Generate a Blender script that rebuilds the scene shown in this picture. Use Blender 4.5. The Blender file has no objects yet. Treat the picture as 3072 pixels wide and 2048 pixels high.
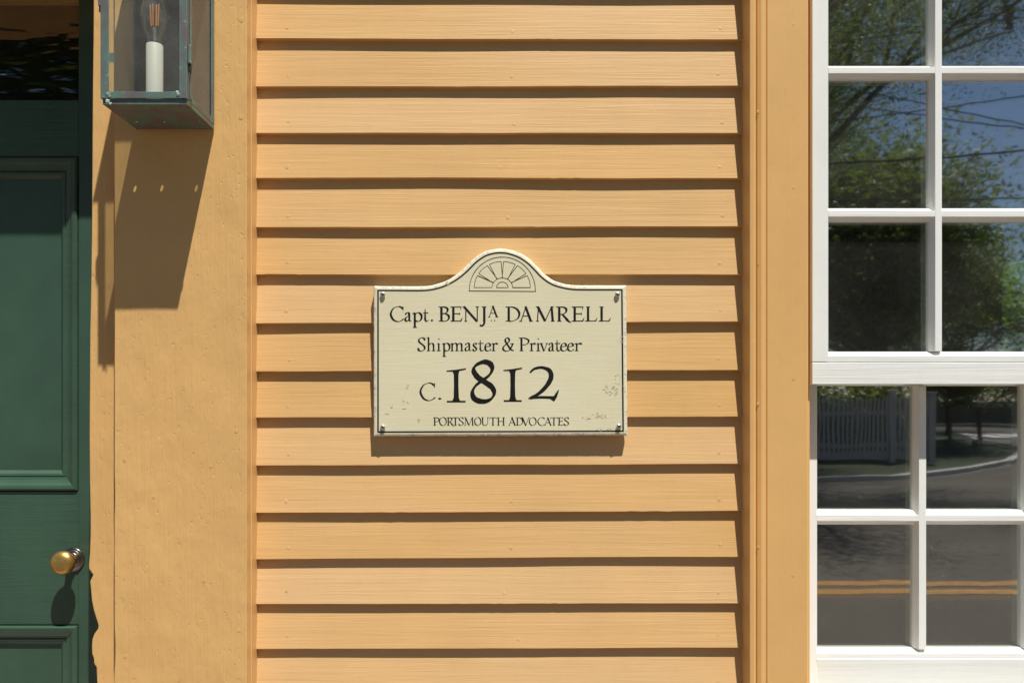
import bpy, bmesh, math, random
import numpy as np
from mathutils import Vector, Matrix, noise

random.seed(7)
rng = np.random.default_rng(7)
scn = bpy.context.scene
col = scn.collection
R = math.radians

# ------------------------------------------------------------------ camera
# the house front is the plane y = 0 (butt line of the clapboards); the street is towards -y; z = 0 is the road
EYE = 1.45           # eye height
CAMD = 1.78          # camera to wall
F = 2471.0           # focal length in photo pixels (3072 wide)
VX, VY = 1536.0, 1220.0


def X(px, y):
    return (px - VX) / F * (CAMD + y)


def Z(py, y):
    return EYE + (VY - py) / F * (CAMD + y)


cam_d = bpy.data.cameras.new('camera')
cam = bpy.data.objects.new('camera', cam_d)
col.objects.link(cam)
cam.location = (0, -CAMD, EYE)
cam.rotation_euler = (R(90), 0, 0)
cam_d.sensor_width = 36
cam_d.lens = F / 3072 * 36
cam_d.shift_y = (VY - 1024) / 3072
cam_d.clip_start = 0.05
cam_d.clip_end = 2000
scn.camera = cam

# ------------------------------------------------------------------ sky, sun, exposure
SUN = Vector((0.53, -1.0, 2.57)).normalized()
world = bpy.data.worlds.new('World')
scn.world = world
world.use_nodes = True
wn = world.node_tree.nodes
sky = wn.new('ShaderNodeTexSky')
sky.sky_type = 'NISHITA'
sky.sun_disc = False
sky.sun_elevation = math.asin(SUN.z)
sky.sun_rotation = math.atan2(SUN.x, SUN.y)
sky.air_density = 1.0
sky.dust_density = 0.15
sky.ozone_density = 3.5
wn['Background'].inputs['Strength'].default_value = 0.065
world.node_tree.links.new(sky.outputs[0], wn['Background'].inputs['Color'])

sun_d = bpy.data.lights.new('sun', 'SUN')
sun_d.energy = 5.0
sun_d.angle = R(0.53)
sun_d.color = (1.0, 0.965, 0.91)
sun = bpy.data.objects.new('sun', sun_d)
col.objects.link(sun)
sun.rotation_euler = (-SUN).to_track_quat('-Z', 'Y').to_euler()
sun.location = SUN * 30

scn.view_settings.view_transform = 'Standard'
scn.view_settings.look = 'None'
scn.view_settings.exposure = 0.36
scn.view_settings.gamma = 1
scn.cycles.use_denoising = True
scn.cycles.max_bounces = 10
scn.cycles.diffuse_bounces = 5
scn.cycles.transparent_max_bounces = 16
scn.cycles.sample_clamp_indirect = 6

# ------------------------------------------------------------------ materials


class N:
    """small node-graph helper"""

    def __init__(self, name):
        self.m = bpy.data.materials.new(name)
        self.m.use_nodes = True
        self.t = self.m.node_tree
        self.b = self.t.nodes['Principled BSDF']
        self.out = self.t.nodes['Material Output']

    def n(self, typ, **kw):
        x = self.t.nodes.new(typ)
        for k, v in kw.items():
            if hasattr(x, k):
                setattr(x, k, v)
            else:
                x.inputs[k].default_value = v
        return x

    def l(self, a, b):
        self.t.links.new(a, b)

    def pos(self, scale=(1, 1, 1), rand=True):
        g = self.n('ShaderNodeNewGeometry')
        src = g.outputs['Position']
        if rand:
            oi = self.n('ShaderNodeObjectInfo')
            mu = self.n('ShaderNodeMath', operation='MULTIPLY')
            self.l(oi.outputs['Random'], mu.inputs[0])
            mu.inputs[1].default_value = 37.0
            ad = self.n('ShaderNodeVectorMath', operation='ADD')
            self.l(src, ad.inputs[0])
            self.l(mu.outputs[0], ad.inputs[1])
            src = ad.outputs[0]
        mp = self.n('ShaderNodeMapping')
        mp.inputs['Scale'].default_value = scale
        self.l(src, mp.inputs['Vector'])
        return mp.outputs[0]

    def noise(self, vec, scale, detail=3, rough=.55, dist=0):
        x = self.n('ShaderNodeTexNoise')
        x.inputs['Scale'].default_value = scale
        x.inputs['Detail'].default_value = detail
        x.inputs['Roughness'].default_value = rough
        x.inputs['Distortion'].default_value = dist
        self.l(vec, x.inputs['Vector'])
        return x.outputs['Fac']

    def ramp(self, fac, stops):
        r = self.n('ShaderNodeValToRGB')
        e = r.color_ramp.elements
        while len(e) < len(stops):
            e.new(0.5)
        for i, (p, c) in enumerate(stops):
            e[i].position = p
            e[i].color = (c, c, c, 1) if not isinstance(c, tuple) else (*c, 1)
        self.l(fac, r.inputs[0])
        return r.outputs[0]

    def mix(self, fac, a, b):
        x = self.n('ShaderNodeMix', data_type='RGBA')
        for i, v in ((0, fac), (6, a), (7, b)):
            if isinstance(v, bpy.types.NodeSocket):
                self.l(v, x.inputs[i])
            elif isinstance(v, tuple):
                x.inputs[i].default_value = (*v, 1)
            else:
                x.inputs[i].default_value = v
        return x.outputs[2]

    def bump(self, height, strength, dist, normal=None):
        b = self.n('ShaderNodeBump')
        b.inputs['Strength'].default_value = strength
        b.inputs['Distance'].default_value = dist
        self.l(height, b.inputs['Height'])
        if normal is not None:
            self.l(normal, b.inputs['Normal'])
        return b.outputs[0]

    def math(self, op, a, b):
        x = self.n('ShaderNodeMath', operation=op)
        for i, v in ((0, a), (1, b)):
            if isinstance(v, bpy.types.NodeSocket):
                self.l(v, x.inputs[i])
            else:
                x.inputs[i].default_value = v
        return x.outputs[0]


def sc(c, k):
    return tuple(min(1, v * k) for v in c)


def painted_wood(name, c, axis='x', rough=.5, grain=.5, dents=0.0, var=.08, spec=.35, grain_scale=1.0, fade=None, obj_var=0):
    a = N(name)
    s = {'x': (1.2, 40, 45), 'z': (45, 40, 1.2)}[axis]
    s = tuple(v * grain_scale for v in s)
    fine = a.noise(a.pos(s), 6.0, 4, .6, .25)
    brush = a.noise(a.pos(tuple(v * .35 for v in s)), 5.0, 3, .6, .5)
    big = a.noise(a.pos((1, 1, 1)), 5.0, 4, .6)
    mott = a.noise(a.pos((1, 1, 1)), 38.0, 3, .6)
    c1 = a.mix(a.ramp(big, [(.32, 0), (.68, 1)]), sc(c, 1 - var), sc(c, 1 + var * .6))
    if fade:
        c1 = a.mix(a.ramp(a.noise(a.pos((.6, .6, 1.5)), 2.2, 2), [(.4, 0), (.62, .55)]), c1, fade)
    c2 = a.mix(a.ramp(mott, [(.55, 0), (.8, .18)]), c1, sc(c, .8))
    if obj_var:
        oi = a.n('ShaderNodeObjectInfo')
        hs = a.n('ShaderNodeHueSaturation')
        a.l(a.math('ADD', a.math('MULTIPLY', oi.outputs['Random'], obj_var * 2), 1 - obj_var), hs.inputs['Value'])
        a.l(a.math('ADD', a.math('MULTIPLY', oi.outputs['Random'], -obj_var * 2), 1 + obj_var), hs.inputs['Saturation'])
        a.l(c2, hs.inputs['Color'])
        c2 = hs.outputs[0]
    a.l(c2, a.b.inputs['Base Color'])
    a.b.inputs['Roughness'].default_value = rough
    a.b.inputs['Specular IOR Level'].default_value = spec
    nrm = a.bump(fine, grain, .0009)
    nrm = a.bump(brush, grain, .0014, nrm)
    if dents:
        d1 = a.ramp(a.noise(a.pos((75, 75, 20)), 1.5, 3, .6, .3), [(.62, 0), (.72, 1)])
        d2 = a.ramp(a.noise(a.pos((130, 130, 80)), 1.2, 2, .5), [(.67, 0), (.75, 1)])
        lump = a.noise(a.pos((1, 1, .5)), 22, 3, .55)
        nrm = a.bump(d1, dents * .4, -.0011, nrm)
        nrm = a.bump(d2, dents * .5, -.0010, nrm)
        nrm = a.bump(lump, dents * .45, .005, nrm)
    a.l(nrm, a.b.inputs['Normal'])
    return a.m


def plain(name, c, rough=.6, metal=0, bump=None, var=.1, spec=.4):
    a = N(name)
    big = a.noise(a.pos((1, 1, 1)), 9.0, 4, .6)
    a.l(a.mix(a.ramp(big, [(.3, 0), (.7, 1)]), sc(c, 1 - var), sc(c, 1 + var)), a.b.inputs['Base Color'])
    a.b.inputs['Roughness'].default_value = rough
    a.b.inputs['Metallic'].default_value = metal
    a.b.inputs['Specular IOR Level'].default_value = spec
    if bump:
        a.l(a.bump(a.noise(a.pos((1, 1, 1)), bump[0], 4), bump[1], bump[2]), a.b.inputs['Normal'])
    return a.m


def pane_glass(name, ior=2.0, dust_haze=.5, wave=.0, tint=(.97, .985, .97), wave_scale=(7, 7, 7), rough=.0, film_k=.006):
    a = N(name)
    a.t.nodes.remove(a.b)
    tr = a.n('ShaderNodeBsdfTransparent')
    tr.inputs[0].default_value = (*tint, 1)
    gl = a.n('ShaderNodeBsdfGlossy')
    gl.inputs['Roughness'].default_value = rough
    fr = a.n('ShaderNodeFresnel')
    fr.inputs['IOR'].default_value = ior
    g = a.n('ShaderNodeNewGeometry')
    front = a.math('SUBTRACT', 1.0, g.outputs['Backfacing'])
    fac = a.math('MULTIPLY', fr.outputs[0], front)
    if wave:
        nb = a.bump(a.noise(a.pos(wave_scale), 1.0, 2, .4), 1.0, wave)
        a.l(nb, gl.inputs['Normal'])
        a.l(nb, fr.inputs['Normal'])
    mx = a.n('ShaderNodeMixShader')
    a.l(fac, mx.inputs[0])
    a.l(tr.outputs[0], mx.inputs[1])
    a.l(gl.outputs[0], mx.inputs[2])
    last = mx.outputs[0]
    if dust_haze:
        di = a.n('ShaderNodeBsdfDiffuse')
        di.inputs[0].default_value = (.72, .7, .64, 1)
        spk = a.ramp(a.noise(a.pos((1, 1, 1)), 300, 3, .6), [(.66, 0), (.74, 1)])
        area = a.ramp(a.noise(a.pos((1, 1, 1)), 7, 3), [(.35, .45), (.70, 1)])
        film = a.math('MULTIPLY', area, film_k)  # pale film lightens dark panes as painted haze, beside the dust specks
        f2 = a.math('MULTIPLY', a.math('ADD', a.math('MULTIPLY', a.math('MULTIPLY', spk, area), .55), film), dust_haze)
        m2 = a.n('ShaderNodeMixShader')
        a.l(f2, m2.inputs[0])
        a.l(last, m2.inputs[1])
        a.l(di.outputs[0], m2.inputs[2])
        last = m2.outputs[0]
    a.l(last, a.out.inputs['Surface'])
    return a.m


OCHRE = (.655, .40, .162)
M = {}
M['ochre'] = painted_wood('ochre_clapboard_paint', OCHRE, 'x', .5, .42, var=.06, obj_var=.05, fade=(.68, .435, .205))
M['ochre_trim'] = painted_wood('ochre_trim_paint', (.725, .43, .158), 'z', .42, .2, dents=.25, var=.05)
M['ochre_old'] = painted_wood('ochre_thick_old_paint', (.70, .42, .158), 'z', .45, .5, dents=1.0, var=.06)
M['white'] = painted_wood('white_sash_paint', (.85, .855, .80), 'x', .38, .45, var=.035, grain_scale=.8)
M['white_v'] = painted_wood('white_sash_paint_upright', (.85, .855, .80), 'z', .38, .25, var=.035, grain_scale=.8)
M['green'] = painted_wood('green_door_paint', (.042, .090, .058), 'z', .36, .35, dents=.25, var=.16, spec=.5)
M['green_h'] = painted_wood('green_door_paint_across', (.042, .090, .058), 'x', .36, .5, dents=.15, var=.16, spec=.5)
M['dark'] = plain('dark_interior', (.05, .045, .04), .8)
M['room'] = plain('room_plaster', (.16, .17, .12), .8)
M['room_floor'] = plain('room_floorboards', (.10, .06, .035), .5)
M['glass_upper'] = pane_glass('window_glass', 6.0, .9, .0003, wave_scale=(5, 5, 4), rough=.021, film_k=.02)
M['glass_inner'] = pane_glass('window_glass_inner', 3.6, .0, .0003, (.80, .90, .80), wave_scale=(5, 5, 4), rough=.02)
M['glass_door'] = pane_glass('wavy_door_glass', 3.4, .4, .004, wave_scale=(10, 10, 34), rough=.1)
M['glass_lantern'] = pane_glass('lantern_glass', 1.6, .5, .0, film_k=.14)
M['glass_bulb'] = pane_glass('bulb_glass', 2.0, .6, .0, (.93, .93, .91), film_k=.16)  # pale film painted on so the clear bulb shows rims and haze


def sign_paint():
    a = N('cream_sign_paint')
    fine = a.noise(a.pos((3, 40, 70), False), 5, 4, .6, .3)
    big = a.noise(a.pos((1, 1, 1), False), 6, 4)
    base = a.mix(a.ramp(big, [(.3, 0), (.7, 1)]), (.71, .65, .43), (.75, .695, .475))
    stain = a.ramp(a.noise(a.pos((.6, 1, 1.6), False), 9, 4), [(.56, 0), (.8, .35)])
    a.l(a.mix(stain, base, (.72, .675, .49)), a.b.inputs['Base Color'])
    a.b.inputs['Roughness'].default_value = .5
    nb = a.bump(fine, .35, .0008)
    lump = a.ramp(a.noise(a.pos((1, 1, 2.4), False), 55, 3), [(.62, 0), (.7, 1)])
    a.l(a.bump(lump, .12, .0006, nb), a.b.inputs['Normal'])
    return a.m


def sign_edge():
    a = N('chipped_cream_edge_paint')
    ch = a.ramp(a.noise(a.pos((1, 1, 1), False), 70, 4, .65), [(.565, 0), (.585, 1)])
    ch2 = a.ramp(a.noise(a.pos((1, 1, 1), False), 190, 3, .6), [(.62, 0), (.65, 1)])
    base = a.mix(ch, (.76, .71, .52), (.60, .58, .53))
    a.l(a.mix(ch2, base, (.45, .41, .31)), a.b.inputs['Base Color'])
    a.b.inputs['Roughness'].default_value = .6
    a.l(a.bump(ch, .8, -.0012), a.b.inputs['Normal'])
    return a.m


def copper():
    a = N('weathered_copper')
    v1 = a.ramp(a.noise(a.pos((1, 1, .45)), 26, 5, .65), [(.40, 0), (.66, 1)])
    v2 = a.ramp(a.noise(a.pos((1, 1, 1)), 60, 4, .7), [(.62, 0), (.72, 1)])
    base = a.mix(v1, (.17, .15, .152), (.13, .27, .215))
    a.l(a.mix(a.math('MULTIPLY', v2, .6), base, (.30, .42, .36)), a.b.inputs['Base Color'])
    a.l(a.math('MULTIPLY', a.math('SUBTRACT', 1.0, v2), .35), a.b.inputs['Metallic'])
    a.b.inputs['Roughness'].default_value = .48
    a.l(a.bump(a.noise(a.pos((1, 1, .3)), 60, 4), .25, .0008), a.b.inputs['Normal'])
    return a.m


def scratched_back():
    a = N('scratched_dark_reflector')
    s1 = a.ramp(a.noise(a.pos((16, 16, 3)), 34, 4, .7, 4), [(.54, 0), (.60, 1)])
    s2 = a.ramp(a.noise(a.pos((4, 4, 15)), 40, 4, .7, 4), [(.55, 0), (.61, 1)])
    f = a.math('MULTIPLY', a.math('MAXIMUM', s1, s2), .5)
    a.l(a.mix(f, (.035, .035, .036), (.30, .29, .28)), a.b.inputs['Base Color'])
    a.b.inputs['Roughness'].default_value = .5
    a.b.inputs['Specular IOR Level'].default_value = .2
    return a.m


def brass():
    a = N('aged_brass')
    v = a.ramp(a.noise(a.pos((1, 1, 1)), 40, 4, .6), [(.3, 0), (.7, 1)])
    a.l(a.mix(v, (.46, .26, .08), (.62, .42, .13)), a.b.inputs['Base Color'])
    a.b.inputs['Metallic'].default_value = .85
    a.b.inputs['Roughness'].default_value = .36
    return a.m


def asphalt():
    a = N('worn_asphalt')
    v = a.noise(a.pos((1, 1, 1), False), .55, 5, .6)
    s = a.noise(a.pos((1, 1, 1), False), 60, 3, .7)
    b = a.mix(a.ramp(v, [(.3, 0), (.7, 1)]), (.056, .045, .030), (.080, .066, .045))
    a.l(a.mix(a.math('MULTIPLY', s, .5), b, (.045, .042, .038)), a.b.inputs['Base Color'])
    a.b.inputs['Roughness'].default_value = .9
    a.l(a.bump(s, .6, .006), a.b.inputs['Normal'])
    return a.m


def brick_paving():
    a = N('brick_paving')
    t = a.n('ShaderNodeTexBrick')
    t.inputs['Color1'].default_value = (.15, .085, .06, 1)
    t.inputs['Color2'].default_value = (.12, .065, .05, 1)
    t.inputs['Mortar'].default_value = (.12, .11, .095, 1)
    t.inputs['Scale'].default_value = 5
    a.l(a.pos((1, 1, 1), False), t.inputs['Vector'])
    a.l(t.outputs[0], a.b.inputs['Base Color'])
    a.b.inputs['Roughness'].default_value = .85
    return a.m


def leaf(name, c):
    a = N(name)
    oi = a.n('ShaderNodeNewGeometry')
    v = a.noise(a.pos((1, 1, 1), False), 1.7, 4, .7)
    cc = a.mix(a.ramp(v, [(.3, 0), (.7, 1)]), sc(c, .6), sc(c, 1.35))
    di = a.b
    a.l(cc, di.inputs['Base Color'])
    di.inputs['Roughness'].default_value = .5
    tl = a.n('ShaderNodeBsdfTranslucent')
    a.l(cc, tl.inputs[0])
    mx = a.n('ShaderNodeMixShader')
    mx.inputs[0].default_value = .6
    a.l(di.outputs[0], mx.inputs[1])
    a.l(tl.outputs[0], mx.inputs[2])
    a.l(mx.outputs[0], a.out.inputs['Surface'])
    return a.m


M['sign'] = sign_paint()
M['sign_edge'] = sign_edge()
M['ink'] = plain('black_sign_paint', (.012, .011, .010), .38, var=.3, bump=(400, .3, .0004))
M['ink_soft'] = plain('worn_black_line_paint', (.05, .043, .03), .5, var=.3)
M['copper'] = copper()
M['verdigris'] = plain('pale_verdigris', (.26, .36, .31), .8, var=.5, bump=(300, .8, .002))
M['reflector'] = scratched_back()
M['brass'] = brass()
M['bronze'] = plain('dark_bronze', (.24, .21, .20), .25, .95)
M['candle'] = plain('candle_sleeve', (.70, .68, .60), .5, bump=(60, .2, .001), var=.05)
M['filament'] = plain('led_filament', (.95, .38, .06), .6)
M['filament'].node_tree.nodes['Principled BSDF'].inputs['Emission Color'].default_value = (1, .36, .05, 1)
M['filament'].node_tree.nodes['Principled BSDF'].inputs['Emission Strength'].default_value = .22
M['steel'] = plain('screw_steel', (.62, .62, .60), .3, .8)
M['black'] = plain('black_slot', (.01, .01, .01), .6)
M['asphalt'] = asphalt()
M['paving'] = brick_paving()
M['yellow'] = plain('yellow_road_paint', (.33, .16, .025), .7, var=.2)
M['roadwhite'] = plain('white_road_paint', (.75, .73, .70), .7, var=.1)
M['granite'] = plain('granite_kerb', (.42, .40, .37), .8, bump=(40, .5, .01))
M['shaded_grass'] = plain('grass_verge', (.030, .042, .016), .9, var=.4, bump=(25, 1, .05))  # tree shade on the verge is darkened into this green
M['fence'] = plain('shaded_white_fence_paint', (.44, .43, .42), .6, var=.06)  # white paint greyed, with the shade on the fence put into its colour
M['bark'] = plain('tree_bark', (.075, .055, .04), .9, bump=(18, .8, .03), var=.3)
M['leaf'] = leaf('spring_leaves', (.125, .17, .03))
M['leaf_dark'] = leaf('dark_leaves', (.125, .165, .03))
M['leaf_bright'] = leaf('bright_leaves', (.14, .27, .03))
M['wood_pole'] = plain('weathered_pole', (.14, .11, .085), .9)
M['cable'] = plain('black_cable', (.02, .02, .02), .6)
M['redchair'] = plain('red_chair_fabric', (.30, .035, .03), .7, var=.3)
M['roof'] = plain('grey_shingles', (.12, .12, .125), .9)
M['far_white'] = plain('grey_house_paint', (.40, .41, .42), .7)

# ------------------------------------------------------------------ mesh helpers


def tag(o, label=None, cat=None, group=None, kind=None):
    if label: o['label'] = label
    if cat: o['category'] = cat
    if group: o['group'] = group
    if kind: o['kind'] = kind
    return o


def empty(name, loc=(0, 0, 0)):
    o = bpy.data.objects.new(name, None)
    o.location = loc
    o.empty_display_size = .1
    col.objects.link(o)
    return o


def link(name, me, mat, parent=None, bevel=0, seg=2, smooth=False):
    o = bpy.data.objects.new(name, me)
    col.objects.link(o)
    if mat is not None and not me.materials:
        me.materials.append(M[mat] if isinstance(mat, str) else mat)
    if parent is not None:
        o.parent = parent
        w = Vector((0, 0, 0))
        p = parent
        while p is not None:
            w += p.location
            p = p.parent
        o.location = -w            # meshes carry world coordinates
    if bevel:
        b = o.modifiers.new('bevel', 'BEVEL')
        b.width = bevel
        b.segments = seg
        b.limit_method = 'ANGLE'
        b.angle_limit = R(35)
    if smooth:
        me.polygons.foreach_set('use_smooth', [True] * len(me.polygons))
    return o


def obj(name, bm, mat, parent=None, bevel=0, seg=2, smooth=False):
    bmesh.ops.recalc_face_normals(bm, faces=bm.faces)
    me = bpy.data.meshes.new(name)
    bm.to_mesh(me)
    bm.free()
    return link(name, me, mat, parent, bevel, seg, smooth)


def add_box(bm, x0, x1, y0, y1, z0, z1):
    v = [bm.verts.new(c) for c in ((x0, y0, z0), (x1, y0, z0), (x1, y1, z0), (x0, y1, z0),
                                   (x0, y0, z1), (x1, y0, z1), (x1, y1, z1), (x0, y1, z1))]
    for f in ((0, 1, 2, 3), (4, 5, 6, 7), (0, 1, 5, 4), (1, 2, 6, 5), (2, 3, 7, 6), (3, 0, 4, 7)):
        bm.faces.new([v[i] for i in f])
    return v


def box(name, x0, x1, y0, y1, z0, z1, mat, parent=None, bevel=0):
    bm = bmesh.new()
    add_box(bm, x0, x1, y0, y1, z0, z1)
    return obj(name, bm, mat, parent, bevel)


def add_prism(bm, poly, fn, t0, t1):
    """poly: 2-d outline; fn(a, b, t) -> xyz"""
    A = [bm.verts.new(fn(a, b, t0)) for a, b in poly]
    B = [bm.verts.new(fn(a, b, t1)) for a, b in poly]
    n = len(poly)
    for i in range(n):
        bm.faces.new((A[i], A[(i + 1) % n], B[(i + 1) % n], B[i]))
    bm.faces.new(A)
    bm.faces.new(B[::-1])


def prism(name, poly, fn, t0, t1, mat, parent=None, bevel=0, smooth=False):
    bm = bmesh.new()
    add_prism(bm, poly, fn, t0, t1)
    return obj(name, bm, mat, parent, bevel, smooth=smooth)


def add_lathe(bm, prof, fn, seg=24):
    """prof: list of (radius, height); fn(u, v, h) -> xyz, u,v in the plane of rotation"""
    rings = []
    for r, h in prof:
        if r < 1e-6:
            rings.append([bm.verts.new(fn(0, 0, h))])
        else:
            rings.append([bm.verts.new(fn(r * math.cos(2 * math.pi * i / seg), r * math.sin(2 * math.pi * i / seg), h)) for i in range(seg)])
    for a, b in zip(rings, rings[1:]):
        for i in range(seg):
            j = (i + 1) % seg
            if len(a) == 1 and len(b) == 1:
                continue
            if len(a) == 1:
                bm.faces.new((a[0], b[i], b[j]))
            elif len(b) == 1:
                bm.faces.new((a[i], a[j], b[0]))
            else:
                bm.faces.new((a[i], a[j], b[j], b[i]))


def add_tube(bm, pts, radii, seg=8, cap=True):
    rings = []
    n = len(pts)
    pts = [Vector(p) for p in pts]
    for i in range(n):
        d = (pts[min(i + 1, n - 1)] - pts[max(i - 1, 0)]).normalized()
        up = Vector((0, 0, 1)) if abs(d.z) < .9 else Vector((1, 0, 0))
        u = d.cross(up).normalized()
        w = d.cross(u)
        r = radii[i] if isinstance(radii, (list, tuple)) else radii
        rings.append([bm.verts.new(pts[i] + u * r * math.cos(2 * math.pi * k / seg) + w * r * math.sin(2 * math.pi * k / seg)) for k in range(seg)])
    for a, b in zip(rings, rings[1:]):
        for k in range(seg):
            bm.faces.new((a[k], a[(k + 1) % seg], b[(k + 1) % seg], b[k]))
    if cap:
        bm.faces.new(rings[0][::-1])
        bm.faces.new(rings[-1])


def nz(x, y=0., z=0.):
    return noise.noise(Vector((x, y, z)))


# ------------------------------------------------------------------ ground, road, pavement
bm = bmesh.new()
v = [bm.verts.new(p) for p in ((-600, -900, -.02), (600, -900, -.02), (600, 400, -.02), (-600, 400, -.02))]
bm.faces.new(v)
tag(obj('ground', bm, 'shaded_grass'), kind='structure')

bm = bmesh.new()
v = [bm.verts.new(p) for p in ((-120, -60, 0), (120, -60, 0), (120, -1.95, 0), (-120, -1.95, 0))]
bm.faces.new(v)
road = tag(obj('road', bm, 'asphalt'), kind='structure')
for y0 in (-4.55, -4.86):
    bm = bmesh.new()
    v = [bm.verts.new(p) for p in ((-120, y0 - .17, .004), (120, y0 - .17 + .25, .004), (120, y0 + .25, .004), (-120, y0, .004))]
    bm.faces.new(v)
    obj('yellow_centre_line', bm, 'yellow', road)
for i in range(6):           # zebra crossing over the side street
    x = 22.9 + i * 1.75
    bm = bmesh.new()
    v = [bm.verts.new(p) for p in ((x + .6, -43.5, .004), (x + 1.5, -43.5, .004), (x + .9, -37.2, .004), (x, -37.2, .004))]
    bm.faces.new(v)
    obj('crossing_stripe', bm, 'roadwhite', road)

tag(box('pavement', -60, 60, -1.8, .3, -.02, .12, 'paving'), kind='structure')
tag(box('kerb', -60, 60, -1.95, -1.8, -.02, .13, 'granite', bevel=.01), kind='structure')

# raised verge across the street with a curved kerb round the corner
edge = [(-60, -12.6), (-10, -12.6), (0, -12.8), (4.5, -13.3), (7.6, -14.4), (10.4, -16.9), (12.7, -19.3), (14.5, -21.9), (16.8, -25), (18.0, -28.2), (19.6, -33), (22.0, -38.5), (22.4, -41), (21, -58), (-60, -58)]
tag(prism('grass_verge', edge, lambda a, b, t: (a, b, t), -.02, .075, 'shaded_grass'), kind='structure')
bm = bmesh.new()
kp = edge[1:-2]
for a, b in zip(kp, kp[1:]):
    a, b = Vector((*a, 0)), Vector((*b, 0))
    d = (b - a).normalized()
    n_ = Vector((-d.y, d.x, 0))
    vs = []
    for z in (-.02, .10):
        vs += [bm.verts.new((q.x, q.y, z)) for q in (a - n_ * .02, b - n_ * .02, b + n_ * .16, a + n_ * .16)]
    for f in ((0, 1, 2, 3), (4, 5, 6, 7), (0, 1, 5, 4), (1, 2, 6, 5), (2, 3, 7, 6), (3, 0, 4, 7)):
        bm.faces.new([vs[i] for i in f])
tag(obj('curved_kerb', bm, 'granite'), kind='structure')

# ------------------------------------------------------------------ the house
house = tag(empty('clapboard_house', (0, 1.5, 0)), 'ochre clapboard house with green panelled door and white sash window', 'house')

PX0, PX1 = X(343, -.06), X(740, -.06)        # pilaster beside the door
ST0, ST1 = X(270, -.015), X(343, -.015) + .03  # door stop
DC = -1.3475                                   # door centre line
HEAD = EYE + .989
DY = .195                                      # door face
WL, WR = .4985, 1.5785                         # window casing, outer edges
WC = 1.0385


def mir(x, c):
    return 2 * c - x


# --- shell behind the boards (with openings) and the rooms inside
TOPZ = 3.25


def shell(x0, x1, z0, z1, y0=.022, y1=.16):
    box('wall_sheathing', x0, x1, y0, y1, z0, z1, 'dark', house)


shell(PX1 - .02, WL + .06, .0, TOPZ)
shell(WR - .06, 5.3, .0, TOPZ)
shell(WL + .06, WR - .06, .0, EYE - .72)
shell(WL + .06, WR - .06, EYE + 1.10, TOPZ)
shell(-5.3, mir(PX1 - .02, DC), .0, TOPZ)
shell(mir(PX1 - .02, DC), PX1 - .02, HEAD + .2, TOPZ)
# room behind the window
box('room_floor', -.35, 5.2, .16, 4.6, .30, .34, 'room_floor', house)
box('room_ceiling', -.35, 5.2, .16, 4.6, 2.80, 2.85, 'room', house)
box('room_wall', -.45, -.35, .16, 4.6, .30, 2.85, 'room', house)
box('room_wall', 5.2, 5.29, .16, 4.6, .30, 2.85, 'room', house)
BW0, BW1, BZ0, BZ1 = 3.76, 4.62, EYE + .20, EYE + 1.165     # rear window opening
BY = 4.6
box('rear_wall', -5.3, BW0, BY, BY + .15, 0, 5.6, 'room', house)
box('rear_wall', BW1, 5.3, BY, BY + .15, 0, 5.6, 'room', house)
box('rear_wall', BW0, BW1, BY, BY + .15, 0, BZ0, 'room', house)
box('rear_wall', BW0, BW1, BY, BY + .15, BZ1, 5.6, 'room', house)
rw = box('rear_window', BW0, BW0 + .05, BY + .02, BY + .09, BZ0, BZ1, 'white_v', house)
box('frame_side', BW1 - .05, BW1, BY + .02, BY + .09, BZ0, BZ1, 'white_v', rw)
for zz in (BZ0 + .02, EYE + .334, EYE + .611, EYE + .888, BZ1 - .015):
    box('glazing_bar', BW0 + .05, BW1 - .05, BY + .04, BY + .07, zz - .013, zz + .013, 'green_h', rw)
for k in (1, 2):
    xx = BW0 + (BW1 - BW0) * k / 3
    box('glazing_bar', xx - .011, xx + .011, BY + .045, BY + .066, BZ0, BZ1, 'green', rw)
# partition jutting into the room, doorway behind the front door
box('partition', .6, 1.95, 2.6, 2.68, .34, 2.80, 'room', house)
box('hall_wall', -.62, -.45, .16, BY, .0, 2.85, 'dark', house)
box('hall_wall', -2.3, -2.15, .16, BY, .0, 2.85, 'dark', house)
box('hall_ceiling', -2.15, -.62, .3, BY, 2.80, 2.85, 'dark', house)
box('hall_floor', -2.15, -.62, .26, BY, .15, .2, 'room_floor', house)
# storey above, side walls and roof
box('upper_wall', -5.3, 5.3, .03, .18, TOPZ, 5.6, 'ochre', house)
box('side_wall', 5.3, 5.4, .03, BY + .15, 0, 5.6, 'ochre', house)
box('side_wall', -5.4, -5.3, .03, BY + .15, 0, 5.6, 'ochre', house)
prism('roof', [(-.12, 5.6), (BY + .3, 5.6), (BY / 2 + .1, 7.4)], lambda a, b, t: (t, a, b), -5.6, 5.6, 'roof', house)
box('foundation', -5.35, 5.35, .02, .16, -.02, .30, 'granite', house)

# --- clapboards
LB = [-165, -22, 117, 262, 400, 534, 682, 824, 970, 1114, 1253, 1397, 1538, 1677, 1811, 1947, 2088, 2228]
RB = [-163, -20, 120, 259, 400, 536.5, 680, 824, 966, 1110, 1250, 1391, 1532, 1669, 1809, 1942, 2080, 2220]


def nail_mesh():
    bm = bmesh.new()
    add_lathe(bm, [(.0044, .0003), (.0038, -.0005), (.0030, .0003), (.0018, -.0003), (0, -.0004)], lambda u, v, h: (u, h, v), 10)
    bmesh.ops.recalc_face_normals(bm, faces=bm.faces)
    me = bpy.data.meshes.new('nail')
    bm.to_mesh(me)
    bm.free()
    me.materials.append(M['ochre'])
    me.polygons.foreach_set('use_smooth', [True] * len(me.polygons))
    return me


nail_me = nail_mesh()
nail_old = nail_me.copy()
nail_old.materials[0] = M['ochre_old']


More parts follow.
